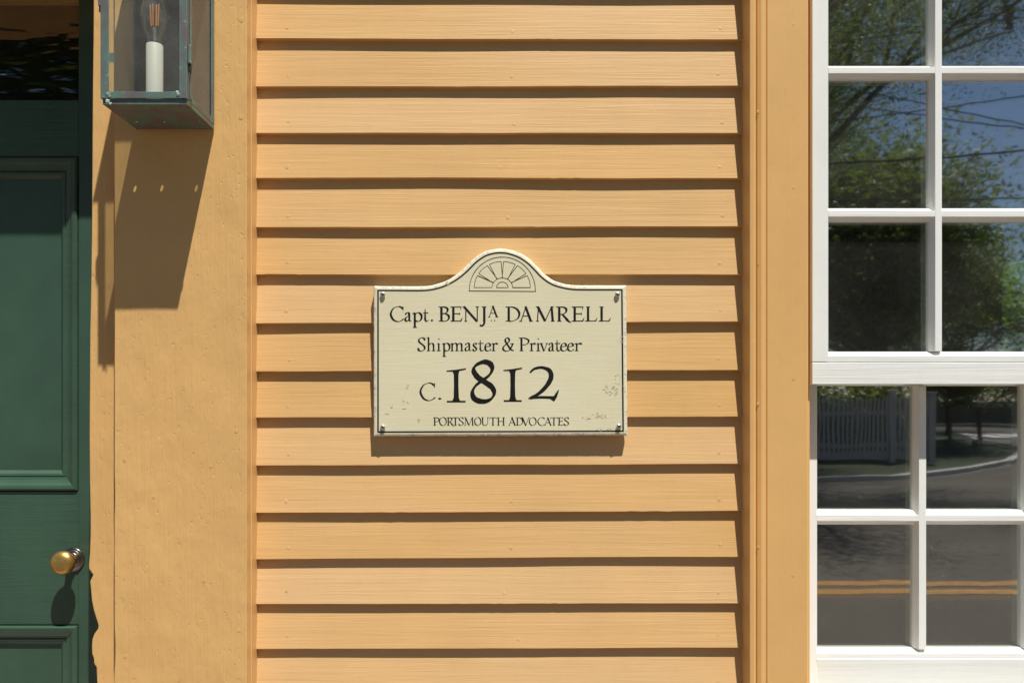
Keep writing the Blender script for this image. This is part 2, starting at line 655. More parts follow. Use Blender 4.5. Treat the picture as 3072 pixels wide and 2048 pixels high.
def clapboard(x0, x1, zl, zr, ztl, ztr, seed, nails=(), n=90):
    """one bevelled siding board; butt edge runs from (x0, zl) to (x1, zr)"""
    bm = bmesh.new()
    rows = []
    t = .0115
    for i in range(n + 1):
        f = i / n
        x = x0 + (x1 - x0) * f
        zb = zl + (zr - zl) * f + .0014 * nz(x * 3.1, seed * 7.7) + .00035 * nz(x * 26, seed * 3.3) + (.0012 * nz(x * 60, seed) if nz(x * 5, seed * 1.9) > .45 else 0)
        ze = ztl + (ztr - ztl) * f
        tw = .0013 * nz(x * 2.3, seed * 5.1, 4.0)
        ex = ze - zb
        top = zb + ex * 1.22
        yf = lambda z: tw * (1 - (z - zb) / ex) + t * (z - zb) / ex
        r = [(x, yf(zb) + .0118, zb - .0012), (x, yf(zb) + .0010, zb - .0002), (x, yf(zb), zb + .0009)]
        for g in (.25, .5, .75, 1.0):
            z = zb + ex * g
            r.append((x, yf(z) + .0004 * nz(x * 4, seed * 2 + g * 3), z))
        r.append((x, yf(top), top))
        r.append((x, yf(top) + .003, top))
        rows.append([bm.verts.new(p) for p in r])
    m = len(rows[0])
    for a, b in zip(rows, rows[1:]):
        for k in range(m):
            bm.faces.new((a[k], b[k], b[(k + 1) % m], a[(k + 1) % m]))
    bm.faces.new(rows[0])
    bm.faces.new(rows[-1][::-1])
    o = obj('clapboard', bm, 'ochre', house, smooth=False)
    for (nx, up) in nails:
        f = (nx - x0) / (x1 - x0)
        zb = zl + (zr - zl) * f
        d = bpy.data.objects.new('nail', nail_me)
        col.objects.link(d)
        d.parent = o
        ex = ztl + (ztr - ztl) * f - zb
        d.location = (nx, .0013 * nz(nx * 2.3, seed * 5.1, 4.0) * (1 - up / ex) + t * up / ex + .0001, zb + up)
        d.rotation_euler = (-.115, 0, 0)
    return o


XB0, XB1 = PX1 + .001, WL + .004
for i in range(1, len(LB)):
    zl, zr = Z(LB[i], 0), Z(RB[i], 0)
    ztl, ztr = Z(LB[i - 1], 0), Z(RB[i - 1], 0)
    k = [(X(862 + 14 * nz(i * 1.3), 0), .026 + .006 * nz(i * 2.1)), (X(1530 + 60 * nz(i * 3.7), 0), .022 + .007 * nz(i * .7)), (X(2160 + 22 * nz(i * 4.1), 0), .026 + .006 * nz(i * 1.1))]
    clapboard(XB0, XB1, zl, zr, ztl, ztr, i * 1.37, k)
# boards beyond the picture, above and below and on the neighbouring bays
zt = Z(-165, 0)
k = 0
while zt < TOPZ - .12:
    clapboard(XB0, XB1, zt, zt, zt + .101, zt + .101, 40 + k, n=20)
    zt += .101
    k += 1
zb = Z(2224, 0)
while zb > .33:
    clapboard(XB0, XB1, zb - .101, zb - .101, zb, zb, 80 + k, n=20)
    zb -= .101
    k += 1
for (xa, xb) in ((WR - .004, 5.3), (-5.3, mir(PX1, DC))):
    zt = .33
    while zt < TOPZ - .12:
        clapboard(xa, xb, zt, zt, zt + .101, zt + .101, 120 + k, n=24)
        zt += .101
        k += 1
zt = EYE + 1.26
while zt < TOPZ - .12:
    clapboard(XB1, WR - .004, zt, zt, zt + .101, zt + .101, 300 + k, n=12)
    zt += .101
    k += 1

# --- pilasters, door stops, head
for side in (1, -1):
    f = (lambda x: x) if side == 1 else (lambda x: mir(x, DC))
    a, b = sorted((f(PX0), f(PX1)))
    # front board as a gridded slab: hand-planed, many coats of paint
    bm = bmesh.new()
    nxs, nzs = 10, 160
    z0, z1 = .15, 2.72
    front = []
    for j in range(nzs + 1):
        z = z0 + (z1 - z0) * j / nzs
        row = []
        for i in range(nxs + 1):
            x = a + (b - a) * i / nxs
            dx = 0
            if i == 0:
                dx = .0012 * nz(z * 6, 3) + (.004 * max(0, nz(z * 9, 8)) if z < 1.35 else 0)
            if i == nxs:
                dx = .0006 * nz(z * 7, 5)
            y = -.06 + .0011 * nz(x * 9, z * 5, side) + .0005 * nz(x * 28, z * 16, side)
            row.append(bm.verts.new((x + dx, y, z)))
        front.append(row)
    for j in range(nzs):
        for i in range(nxs):
            bm.faces.new((front[j][i], front[j][i + 1], front[j + 1][i + 1], front[j + 1][i]))
    ring = [front[0][i] for i in range(nxs + 1)] + [front[j][nxs] for j in range(1, nzs + 1)] + [front[nzs][i] for i in range(nxs - 1, -1, -1)] + [front[j][0] for j in range(nzs - 1, 0, -1)]
    back = [bm.verts.new((p.co.x, -.0312, p.co.z)) for p in ring]
    m = len(ring)
    for i in range(m):
        bm.faces.new((ring[i], ring[(i + 1) % m], back[(i + 1) % m], back[i]))
    bm.faces.new(back)
    pil = obj('pilaster', bm, 'ochre_old', house, bevel=.0016, smooth=False)
    box('backing_board', a - (.0 if side == 1 else .0012), b + (.0012 if side == 1 else .0), -.0302, .03, .15, 2.72, 'ochre_trim', pil, bevel=.001)
    box('plinth_block', a - .012, b + .012, -.075, .025, .12, .30, 'ochre_old', pil, bevel=.003)
    box('capital_moulding', a - .02, b + .02, -.085, .03, 2.72, 2.80, 'ochre_trim', pil, bevel=.004)
    # door stop with a chipped, paint-clogged edge low down
    pts = [(270, 2600), (270, 2330)]
    if side == 1:
        pts += [(293, 2150), (291, 2048), (289, 2000), (282, 1990), (281, 1975), (276, 1960), (275, 1935), (277, 1915), (283, 1900), (293, 1886), (295, 1876), (291, 1862), (287, 1850), (281, 1830), (275, 1800), (272, 1765), (270, 1742), (275, 1732), (279, 1724), (272, 1714), (267, 1706), (266, 1696), (269, 1660), (271, 1600), (271, 1540), (269, 1440), (268, 1300), (269, 1150), (270, 1000), (273, 850), (275, 700), (276, 560), (277, 400), (278, 250), (280, 100), (281, -60)]
    else:
        pts += [(272, 1500), (272, 600)]
    poly = [(X(px, -.015), Z(py, -.015)) for px, py in pts if Z(py, -.015) > .2]
    poly = [(poly[0][0], .2)] + poly + [(poly[-1][0] if side == 1 else poly[-1][0], HEAD)]
    poly += [(ST1, HEAD), (ST1, .2)]
    if side == -1:
        poly = [(mir(x, DC), z) for x, z in poly]
    prism('door_stop', poly, lambda p, q, t: (p, t, q), -.015, DY + .06, 'ochre_old', house, bevel=.0018)
box('door_head', mir(ST1, DC), ST1, -.015, DY + .06, HEAD, HEAD + .28, 'ochre_trim', house, bevel=.002)
box('entablature', mir(PX1, DC) - .02, PX1 + .02, -.062, .03, 2.80, 3.06, 'ochre_trim', house, bevel=.003)
box('cornice', mir(PX1, DC) - .08, PX1 + .08, -.15, .03, 3.06, 3.14, 'ochre_trim', house, bevel=.006)
box('granite_doorstep', mir(PX1, DC) + .1, PX1 - .1, -.45, .16, .10, .20, 'granite', house, bevel=.01)

# --- door
dr0, dr1 = mir(-.90, DC), -.90
dx_m = X(236, DY)                  # outer edge of mouldings
DT = EYE + 1.10
door = box('door', dr0, dr1, DY + .03, DY + .045, .205, EYE + .70, 'green', house)
cs = .06
rail_rows = [(.205, EYE - 1.02), (Z(1873, DY), Z(1473, DY)), (Z(470, DY), Z(300, DY)), (EYE + 1.03, DT)]
box('stile', dx_m, dr1, DY, DY + .03, .205, DT, 'green', door, bevel=.0012)
box('stile', dr0, mir(dx_m, DC), DY, DY + .03, .205, DT, 'green', door, bevel=.0012)
for (za, zb) in ((EYE - 1.02, Z(1873, DY)), (Z(1473, DY), Z(470, DY))):
    box('mid_stile', DC - cs, DC + cs, DY, DY + .03, za, zb, 'green', door, bevel=.0012)
for za, zb in rail_rows:
    box('rail', mir(dx_m, DC) + .0004, dx_m - .0004, DY + .0008, DY + .03, za, zb, 'green_h', door, bevel=.0015)


def moulding_frame(x0, x1, z0, z1, w, prof):
    """mitred moulding inside the rectangle; prof: (inset 0..1, depth behind door face)"""
    bm = bmesh.new()
    loops = []
    for t, d in prof:
        k = t * w
        loops.append([bm.verts.new(c) for c in ((x0 + k, DY + d, z0 + k), (x1 - k, DY + d, z0 + k), (x1 - k, DY + d, z1 - k), (x0 + k, DY + d, z1 - k))])
    for a, b in zip(loops, loops[1:]):
        for i in range(4):
            bm.faces.new((a[i], a[(i + 1) % 4], b[(i + 1) % 4], b[i]))
    bmesh.ops.recalc_face_normals(bm, faces=bm.faces)
    me = bpy.data.meshes.new('panel_moulding')
    bm.to_mesh(me)
    bm.free()
    return link('panel_moulding', me, 'green_h', door)


mprof = [(0, .0005), (.02, .005), (.06, -.003), (.14, -.0052), (.28, -.004), (.42, .0005), (.55, .0035), (.64, .0045), (.67, .0085), (.74, .0065), (.84, .0075), (.92, .011), (1.0, .0148)]
for (xa, xb) in ((DC + cs, dx_m), (mir(dx_m, DC), DC - cs)):
    for (za, zb) in ((EYE - 1.02, Z(1873, DY)), (Z(1473, DY), Z(470, DY))):
        moulding_frame(xa, xb, za, zb, .050, mprof)
        box('panel', xa + .02, xb - .02, DY + .0145, DY + .028, za + .02, zb - .02, 'green', door)
    if True:
        moulding_frame(xa, xb, Z(300, DY), EYE + 1.03, .004, [(0, .0005), (.4, .004), (1, .0125)])
        box('pane', xa, xb, DY + .012, DY + .015, Z(300, DY), EYE + 1.03, 'glass_door', door)
box('mid_stile', DC - cs, DC + cs, DY, DY + .03, Z(300, DY), EYE + 1.03, 'green', door, bevel=.0012)

kx, kz = X(219, DY), Z(1677, DY)
bm = bmesh.new()
add_lathe(bm, [(.0285, 0), (.0285, .0025), (.0270, .0040), (.0245, .0036), (.0232, .0052), (.0205, .0068), (.0180, .0062), (.0168, .0078), (.0148, .0092), (.0125, .0086), (.0110, .0098), (0, .0098)], lambda u, v, h: (kx + u, DY - h, kz + v), 48)
obj('rosette', bm, 'bronze', door, smooth=True)
bm = bmesh.new()
prof = [(.0108, .008), (.0112, .014), (.0096, .017), (.0086, .022), (.0092, .0262), (.0130, .0285)]
for i in range(1, 20):
    a = math.pi * (i / 20)
    rr = .0282 * math.sin(a) ** .86
    hh = .0445 - .0168 * math.cos(a)
    if hh > .0288:
        prof.append((rr, hh))
prof.append((0, .0445 + .0168))
add_lathe(bm, prof, lambda u, v, h: (kx + u, DY - h, kz + v), 48)
obj('knob', bm, 'brass', door, smooth=True)
bm = bmesh.new()
add_lathe(bm, [(.0028, 0), (.0028, .0012), (.0016, .0022), (0, .0024)], lambda u, v, h: (kx + .0100 + h, DY - .0145 + u, kz + .002 + v), 12)
obj('set_screw', bm, 'brass', door, smooth=True)

# --- window casing
cp = [(WL, .03), (WL, .004), (X(2247, -.03), -.030), (X(2250, -.032), -.0325), (X(2262, -.033), -.0335), (X(2266, -.032), -.031), (X(2268.5, -.022), -.0220), (X(2272, -.026), -.0262),
      (X(2284, -.0305), -.0298), (X(2291, -.029), -.0290), (X(2295, -.0225), -.0225), (X(2299, -.0225), -.0230), (X(2302, -.0258), -.0255), (X(2421, -.0255), -.0255), (X(2424, -.023), -.0235), (X(2425, -.01), .03)]
cz0, cz1 = EYE - .71, EYE + 1.115
for side in (1, -1):
    poly = cp if side == 1 else [(mir(x, WC), y) for x, y in cp]
    prism('window_casing', poly, lambda a, b, t: (a, b, t), cz0, cz1, 'ochre_trim', house, bevel=.0008)
box('window_head_casing', WL, WR, -.0345, .03, cz1, cz1 + .13, 'ochre_trim', house, bevel=.003)
box('window_drip_cap', WL - .03, WR + .03, -.075, .03, cz1 + .13, cz1 + .155, 'ochre_trim', house, bevel=.004)

for (px, py, yy, k, mt) in ((723, 60, -.0612, 1.6, 1), (608, 60, -.0606, 1.3, 1), (721, 352, -.0614, 1.7, 1), (708, 1292, -.0606, 1.5, 1), (612, 1741, -.0608, 1.5, 1), (632, 1398, -.0606, 1.4, 1), (372, 1380, -.0606, 1.4, 1), (376, 1967, -.0606, 1.5, 1), (460, 1490, -.0606, 1.2, 1), (716, 1890, -.0606, 1.4, 1),
                        (2275, 335, -.0278, 1.1, 0), (2279, 792, -.0278, 1.1, 0), (2276, 1210, -.0278, 1.3, 0), (2276, 1640, -.0278, 1.0, 0), (2380, 562, -.0256, 1.1, 0), (2381, 1136, -.0256, 1.3, 0), (2379, 1725, -.0256, 1.2, 0), (2380, 72, -.0256, 1.1, 0)):
    d = bpy.data.objects.new('nail_head', nail_me if not mt else nail_old)
    col.objects.link(d)
    d.parent = house
    xq, zq = X(px, yy), Z(py, yy)
    yq = -.06 + .0011 * nz(xq * 9, zq * 5, 1) + .0005 * nz(xq * 28, zq * 16, 1) - .0002 if mt else yy
    d.location = (xq, yq - 1.5, zq)
    d.scale = (k * .72, k * .45, k * .72)
    d.rotation_euler = (0, random.random() * 3, 0)

# --- sash window, nine panes over six
GX0, GX1 = .680, mir(.680, WC)
MX = [.9165, mir(.9165, WC)]
YU, YG = -.010, .010            # upper sash: front, glass
YL, YLG = .055, .075            # lower sash
wf = box('window', X(2424, -.01) + .001, X(2436, -.01), .004, .16, EYE - .70, EYE + 1.10, 'ochre_trim', house)
wr = box('window_jamb', mir(X(2436, -.01), WC), mir(X(2424, -.01) + .001, WC), .004, .16, EYE - .70, EYE + 1.10, 'ochre_trim', wf)
box('window_jamb', X(2436, -.01), mir(X(2436, -.01), WC), .004, .16, EYE + 1.085, EYE + 1.10, 'white', wf)
SX0, SX1 = X(2437, YU), mir(X(2437, YU), WC)
zg = lambda py: EYE + (VY - py) / F * (CAMD + YG)
zf = lambda py: EYE + (VY - py) / F * (CAMD + YU)
lg = lambda py: EYE + (VY - py) / F * (CAMD + YLG)
lf = lambda py: EYE + (VY - py) / F * (CAMD + YL)


def bar_v(x, hf, hg, yf, yg, z0, z1, mat='white_v'):
    poly = [(x - hg, yg), (x - hg, yg - .006), (x - hf - .0025, yf + .008), (x - hf, yf + .005), (x - hf, yf), (x + hf, yf), (x + hf, yf + .005), (x + hf + .0025, yf + .008), (x + hg, yg - .006), (x + hg, yg), (x + hg, yg + .030), (x - hg, yg + .030)]
    return prism('muntin', poly, lambda a, b, t: (a, b, t), z0, z1, mat, wf, bevel=.0005)


def bar_h(z, hf, hg, yf, yg, x0, x1, mat='white'):
    poly = [(z - hg, yg), (z - hg, yg - .006), (z - hf - .0025, yf + .008), (z - hf, yf + .005), (z - hf, yf), (z + hf, yf), (z + hf, yf + .005), (z + hf + .0025, yf + .008), (z + hg, yg - .006), (z + hg, yg), (z + hg, yg + .030), (z - hg, yg + .030)]
    return prism('muntin', poly, lambda a, b, t: (t, b, a), x0, x1, mat, wf, bevel=.0005)


# upper sash
UT = EYE + 1.018
box('sash_stile', SX0, GX0, YU, YG + .018, zf(1085.4), EYE + 1.085, 'white_v', wf, bevel=.0012)
box('sash_stile', mir(GX0, WC), mir(SX0, WC), YU, YG + .018, zf(1085.4), EYE + 1.085, 'white_v', wf, bevel=.0012)
rail = [(YU, zf(1152)), (YU - .0004, zf(1088)), (YU + .003, zf(1086.5)), (YG + .018, zf(1086.5)), (YG + .018, zf(1150))]
prism('meeting_rail', rail, lambda a, b, t: (t, a, b), SX0, mir(SX0, WC), 'white', wf, bevel=.0008)
bead = [(YU + .0002, zf(1086)), (YU, zf(1067.5)), (YU + .004, zf(1064.5)), (YG - .002, zg(1055)), (YG + .018, zg(1055)), (YG + .018, zf(1086))]
prism('rail_bead', bead, lambda a, b, t: (t, a, b), GX0 - .004, GX1 + .004, 'white', wf, bevel=.0006)
box('top_rail', GX0, GX1, YU + .0005, YG + .018, UT, EYE + 1.085, 'white', wf, bevel=.0012)
HZ = [EYE + .4148, EYE + .7226]
for z in HZ:
    bar_h(z, .0068, .0145, YU, YG, GX0, GX1)
for x in MX:
    bar_v(x, .0072, .0128, YU - .0004, YG, zg(1055), UT)
# lower sash
LTOP, LBOT = EYE + .047, lg(1939)
box('sash_stile', SX0, GX0, YL, YLG + .018, EYE - .685, EYE + .10, 'white_v', wf, bevel=.0012)
box('sash_stile', mir(GX0, WC), mir(SX0, WC), YL, YLG + .018, EYE - .685, EYE + .10, 'white_v', wf, bevel=.0012)
box('meeting_rail', GX0, GX1, YL + .0005, YLG + .018, LTOP, EYE + .10, 'white', wf, bevel=.0012)
brail = [(YL + .011, EYE - .685), (YL - .0012, lf(1976)), (YL, lf(1974)), (YL, lf(1959)), (YL + .004, lf(1956.5)), (YLG - .002, LBOT), (YLG + .018, LBOT), (YLG + .018, EYE - .685)]
prism('bottom_rail', brail, lambda a, b, t: (t, a, b), GX0 - .001, GX1 + .001, 'white', wf, bevel=.0008)
bar_h(EYE - .2473, .0068, .0165, YL, YLG, GX0, GX1)
for x in MX:
    bar_v(x - .002, .0080, .0140, YL - .0004, YLG, LBOT, LTOP)
prism('window_sill', [(-.055, EYE - .735), (.10, EYE - .72), (.10, EYE - .69), (.05, EYE - .69), (-.055, EYE - .708)], lambda a, b, t: (t, a, b), WL - .02, WR + .02, 'white', wf, bevel=.002)
# panes: outer light plus the second light of the sealed unit, each a hair out of true
xs = [GX0, *MX, GX1]


def pane(x0, x1, z0, z1, y, mat, tx, tz):
    bm = bmesh.new()
    for q in add_box(bm, x0, x1, y, y + .003, z0, z1):
        q.co.y += (q.co.z - (z0 + z1) / 2) * tx + (q.co.x - (x0 + x1) / 2) * tz
    obj('pane', bm, mat, wf)


random.seed(12)
for i in range(3):
    for (z0, z1) in ((zg(1055), HZ[0]), (HZ[0], HZ[1]), (HZ[1], UT)):
        pane(xs[i], xs[i + 1], z0, z1, YG, 'glass_upper', random.uniform(-.0012, .0012), random.uniform(-.0012, .0012))
        pane(xs[i] + .004, xs[i + 1] - .004, z0 + .004, z1 - .004, YG + .0125, 'glass_inner', random.uniform(-.002, .002), random.uniform(-.002, .002))
    for (z0, z1) in ((LBOT, EYE - .2473), (EYE - .2473, LTOP)):
        pane(xs[i], xs[i + 1], z0, z1, YLG, 'glass_upper', random.uniform(-.0006, .0006), random.uniform(-.0006, .0006))
        pane(xs[i] + .004, xs[i + 1] - .004, z0 + .004, z1 - .004, YLG + .0125, 'glass_inner', .0045 + random.uniform(-.0008, .0008), random.uniform(-.001, .001))

# ------------------------------------------------------------------ the sign
YS = -.0172
sign = tag(empty('house_plaque', (X(1500, YS), YS, Z(1306, YS))), 'cream wooden house plaque with arched top and black lettering screwed to clapboards', 'sign')


def spline(pts, closed=False, n=8):
    out = []
    m = len(pts)
    rg = range(m) if closed else range(m - 1)
    for i in rg:
        p1, p2 = pts[i], pts[(i + 1) % m]
        if closed:
            p0, p3 = pts[i - 1], pts[(i + 2) % m]
        else:
            p0 = pts[i - 1] if i > 0 else (2 * p1[0] - p2[0], 2 * p1[1] - p2[1])
            p3 = pts[i + 2] if i + 2 < m else (2 * p2[0] - p1[0], 2 * p2[1] - p1[1])
        for k in range(n):
            t = k / n
            out.append(tuple(.5 * (2 * p1[j] + (p2[j] - p0[j]) * t + (2 * p0[j] - 5 * p1[j] + 4 * p2[j] - p3[j]) * t * t + (3 * p1[j] - p0[j] - 3 * p2[j] + p3[j]) * t ** 3) for j in (0, 1)))
    if not closed:
        out.append(pts[-1])
    return out


arch = spline([(1250, 858.5), (1285, 857), (1318, 849.5), (1345, 838), (1372, 821), (1397, 799), (1420, 776), (1448, 757), (1474, 748), (1502, 745), (1530, 748.5), (1562, 760), (1590, 778), (1613, 800), (1634, 822), (1660, 840), (1690, 850), (1722, 855), (1770, 856)], n=5)
outline = [(1120.5, 857.5)] + arch + [(1879, 856), (1883, 1306), (1120.5, 1309)]


def inset(poly, d):
    n = len(poly)
    out = []
    for i in range(n):
        p0, p1, p2 = Vector(poly[i - 1]), Vector(poly[i]), Vector(poly[(i + 1) % n])
        a, b = (p1 - p0).normalized(), (p2 - p1).normalized()
        na, nb = Vector((-a.y, a.x)), Vector((-b.y, b.x))
        k = (na + nb) / max(.2, 1 + na.dot(nb))
        out.append((p1.x + k.x * d, p1.y + k.y * d))
    return out


def s3(p, y):
    return (X(p[0], YS), y, Z(p[1], YS))


bm = bmesh.new()
o10 = inset(outline, 9)
f = bm.faces.new([bm.verts.new(s3(p, YS)) for p in o10])
bk = bm.faces.new([bm.verts.new(s3(p, YS + .004)) for p in o10])
bmesh.ops.triangulate(bm, faces=[f, bk])
board = obj('board', bm, 'sign', sign)
bm = bmesh.new()
loops = []
for d, dy, jit in ((9, .0, 0), (4.5, .0006, .4), (1.5, .0016, .5), (0, .0034, .7), (0, .0165, .4), (20, .0165, 0)):
    lp = []
    base = inset(outline, d) if d else outline
    # subdivide so the edge can wander
    for i, p in enumerate(base):
        q = base[(i + 1) % len(base)]
        L = math.dist(outline[i], outline[(i + 1) % len(base)])
        k = max(1, int(L / 7))
        for j in range(k):
            t = j / k
            x, y = p[0] + (q[0] - p[0]) * t, p[1] + (q[1] - p[1]) * t
            if jit:
                x += jit * 1.4 * nz(x * .05, y * .05, d)
                y += jit * 1.4 * nz(x * .05, y * .05, d + 9)
            lp.append(bm.verts.new(s3((x, y), YS + dy + (jit * .0006 * nz(x * .09, y * .09, 2.2)))))
    loops.append(lp)
for a, b in zip(loops, loops[1:]):
    for i in range(len(a)):
        j = (i + 1) % len(a)
        bm.faces.new((a[i], a[j], b[j], b[i]))
obj('edge_moulding', bm, 'sign_edge', sign)

LAYER = [0]


def add_stroke(bm, pts, widths, closed=False):
    """flat brush stroke; pts and widths in photo pixels"""
    LAYER[0] += 1
    y = YS - .00018 - (LAYER[0] % 40) * .000004
    n = len(pts)
    L, Rr = [], []
    for i in range(n):
        if closed:
            a, b = Vector(pts[i - 1]), Vector(pts[(i + 1) % n])
        else:
            a, b = Vector(pts[max(0, i - 1)]), Vector(pts[min(n - 1, i + 1)])
        d = (b - a)
        d = d.normalized() if d.length > 1e-9 else Vector((1, 0))
        nn = Vector((-d.y, d.x)) * widths[i] * .5
        p = Vector(pts[i])
        L.append(bm.verts.new(s3(p + nn, y)))
        Rr.append(bm.verts.new(s3(p - nn, y)))
    for i in range(n if closed else n - 1):
        j = (i + 1) % n
        bm.faces.new((L[i], L[j], Rr[j], Rr[i]))


# border line
b0, b1 = inset(outline, 11.2), inset(outline, 15.9)
bm = bmesh.new()
A = [bm.verts.new(s3(p, YS - .00012)) for p in b0]
B = [bm.verts.new(s3(p, YS - .00012)) for p in b1]
for i in range(len(A)):
    j = (i + 1) % len(A)
    bm.faces.new((A[i], A[j], B[j], B[i]))
obj('border_line', bm, 'ink', sign)

T_, t_ = .135, .05


def ser(x, y, l=.11, w=.045, dy=0.):
    return ([(x - l, y - dy), (x + l, y + dy)], w, False)


def stem(x, y0=0., y1=1., w=T_, st=True, sb=True, l=.075):
    o = [([(x, y0), (x, y0 + (y1 - y0) * .5), (x, y1)], w, False)]
    o.append(([(x, y0), (x, y0 + .05)], [w + .07, w], False) if sb else ([(x, y0), (x, y0 + .01)], w, False))
    if sb: o.append(ser(x, y0 + .02, w / 2 + l))
    if st: o.append(ser(x, y1 - .02, w / 2 + l)); o.append(([(x, y1), (x, y1 - .05)], [w + .07, w], False))
    return o


def cv(pts, closed=False):
    return (spline(pts, closed), 'nib', closed)


def G(ch, a):
    if ch == 'C':
        return [cv([(.93 * a, .86), (.78 * a, .97), (.55 * a, 1.0), (.24 * a, .86), (.06 * a, .5), (.24 * a, .13), (.56 * a, -.01), (.82 * a, .05), (1.0 * a, .19)]), ([(.97 * a, 1.0), (.95 * a, .74)], [.055, .05], False)]
    if ch == 'B':
        return stem(.22 * a, st=False, sb=False) + [ser(.12 * a, .975, .12), ser(.12 * a, .025, .12), cv([(.2 * a, .975), (.5 * a, .975), (.78 * a, .88), (.8 * a, .70), (.6 * a, .56), (.25 * a, .53)]), cv([(.25 * a, .53), (.65 * a, .51), (.93 * a, .38), (.93 * a, .2), (.74 * a, .05), (.5 * a, .02), (.2 * a, .025)])]
    if ch == 'E':
        return stem(.25 * a, st=False, sb=False) + [([(.02 * a, .975), (.9 * a, .975)], t_, False), ([(.9 * a, 1.0), (.87 * a, .79)], [.06, .03], False), ([(.25 * a, .52), (.76 * a, .52)], t_, False), ([(.77 * a, .61), (.77 * a, .43)], .045, False), ([(.02 * a, .025), (.88 * a, .03)], t_, False), ([(.86 * a, .01), (1.0 * a, .25)], [.09, .03], False)]
    if ch == 'N':
        return [([(.17 * a, 0), (.17 * a, .95)], .06, False), ser(.17 * a, .02, .1), ([(.06 * a, 1.0), (.85 * a, .0)], T_ * .95, False), ser(.06 * a, .98, .09), ([(.86 * a, 0.0), (.86 * a, 1)], .06, False), ser(.86 * a, .98, .11)]
    if ch == 'J':
        return [([(.62 * a, .0), (.62 * a, 1)], T_, False), ser(.6 * a, .98, .15), (spline([(.62 * a, .06), (.62 * a, -.08), (.55 * a, -.19), (.38 * a, -.28), (.15 * a, -.27)]), 'taperj', False), ([(.08 * a, -.25), (.2 * a, -.27)], .12, False)]
    if ch == 'A':
        return [([(.50 * a, 1.02), (.13 * a, .0)], .055, False), ([(.46 * a, 1.02), (.86 * a, .0)], T_, False), ([(.26 * a, .36), (.74 * a, .36)], t_, False), ser(.12 * a, .02, .10), ser(.86 * a, .02, .13)]
    if ch == 'D':
        return stem(.22 * a, st=False, sb=False) + [ser(.12 * a, .975, .12), ser(.12 * a, .025, .12), cv([(.18 * a, .975), (.48 * a, .965), (.8 * a, .8), (.93 * a, .5), (.8 * a, .18), (.48 * a, .03), (.18 * a, .025)])]
    if ch == 'M':
        return [([(.12 * a, 0), (.17 * a, .97)], .06, False), ser(.12 * a, .02, .1), ([(.14 * a, 1), (.49 * a, .02)], T_, False), ser(.11 * a, .985, .09), ([(.80 * a, 1), (.49 * a, .02)], .05, False), ([(.80 * a, 1), (.86 * a, 0)], T_, False), ser(.86 * a, .02, .13), ser(.84 * a, .985, .1)]
    if ch == 'R':
        return stem(.2 * a, st=False) + [ser(.11 * a, .975, .12), cv([(.18 * a, .975), (.45 * a, .97), (.66 * a, .86), (.66 * a, .66), (.48 * a, .5), (.24 * a, .47)]), (spline([(.40 * a, .49), (.62 * a, .25), (.82 * a, .03), (1.02 * a, -.07)]), [.09, .14, .03], False)]
    if ch == 'L':
        return stem(.27 * a, sb=False) + [([(.02 * a, .025), (.88 * a, .03)], t_, False), ([(.85 * a, .01), (1.0 * a, .23)], [.09, .03], False)]
    if ch == 'S':
        return [cv([(.84 * a, .82), (.72 * a, .95), (.48 * a, 1.0), (.22 * a, .88), (.22 * a, .69), (.5 * a, .52), (.78 * a, .35), (.80 * a, .14), (.5 * a, 0), (.24 * a, .04), (.1 * a, .2)]), ([(.86 * a, .99), (.85 * a, .76)], [.05, .04], False), ([(.09 * a, .0), (.1 * a, .26)], [.05, .04], False)]
    if ch == 'P':
        return stem(.24 * a, st=False) + [ser(.14 * a, .975, .13), cv([(.2 * a, .975), (.55 * a, .97), (.9 * a, .84), (.92 * a, .66), (.7 * a, .5), (.36 * a, .46)])]
    if ch == 'O':
        return [cv([(.5 * a, 1.0), (.16 * a, .84), (.05 * a, .5), (.18 * a, .15), (.5 * a, 0), (.84 * a, .16), (.95 * a, .5), (.82 * a, .85)], True)]
    if ch == 'T':
        return stem(.5 * a, st=False) + [([(.02 * a, .96), (.98 * a, .97)], t_, False), ([(.05 * a, .98), (.02 * a, .79)], [.06, .03], False), ([(.95 * a, 1.0), (.99 * a, .80)], [.06, .03], False)]
    if ch == 'U':
        return [([(.18 * a, .33), (.18 * a, 1)], T_, False), ser(.18 * a, .98, .14), (spline([(.18 * a, .36), (.22 * a, .13), (.46 * a, 0), (.7 * a, .08), (.83 * a, .36)]), [T_, .10, .06, .06, .06], False), ([(.83 * a, .33), (.83 * a, 1)], .06, False), ser(.83 * a, .98, .11)]
    if ch == 'H':
        return stem(.19 * a) + stem(.81 * a) + [([(.19 * a, .51), (.81 * a, .51)], t_, False)]
    if ch == 'V':
        return [([(.1 * a, 1), (.52 * a, -.02)], T_, False), ([(.9 * a, 1), (.52 * a, -.02)], .055, False), ser(.1 * a, .98, .13), ser(.9 * a, .98, .1)]
    if ch == 'a':
        return [cv([(.14 * a, .45), (.26 * a, .56), (.48 * a, .6), (.64 * a, .52), (.67 * a, .36)]), ([(.67 * a, .1), (.67 * a, .42)], .11, False), cv([(.67 * a, .36), (.4 * a, .32), (.16 * a, .22), (.13 * a, .09), (.28 * a, .015), (.46 * a, .04), (.67 * a, .16)]), ([(.66 * a, .14), (.74 * a, .02), (.97 * a, .05)], [.1, .08, .03], False)]
    if ch == 'p':
        return [([(.27 * a, -.40), (.27 * a, .56)], .12, False), ser(.29 * a, -.40, .14), ([(.02 * a, .5), (.3 * a, .59)], [.03, .09], False), cv([(.27 * a, .45), (.46 * a, .57), (.7 * a, .58), (.91 * a, .43), (.92 * a, .22), (.75 * a, .04), (.52 * a, .01), (.27 * a, .08)])]
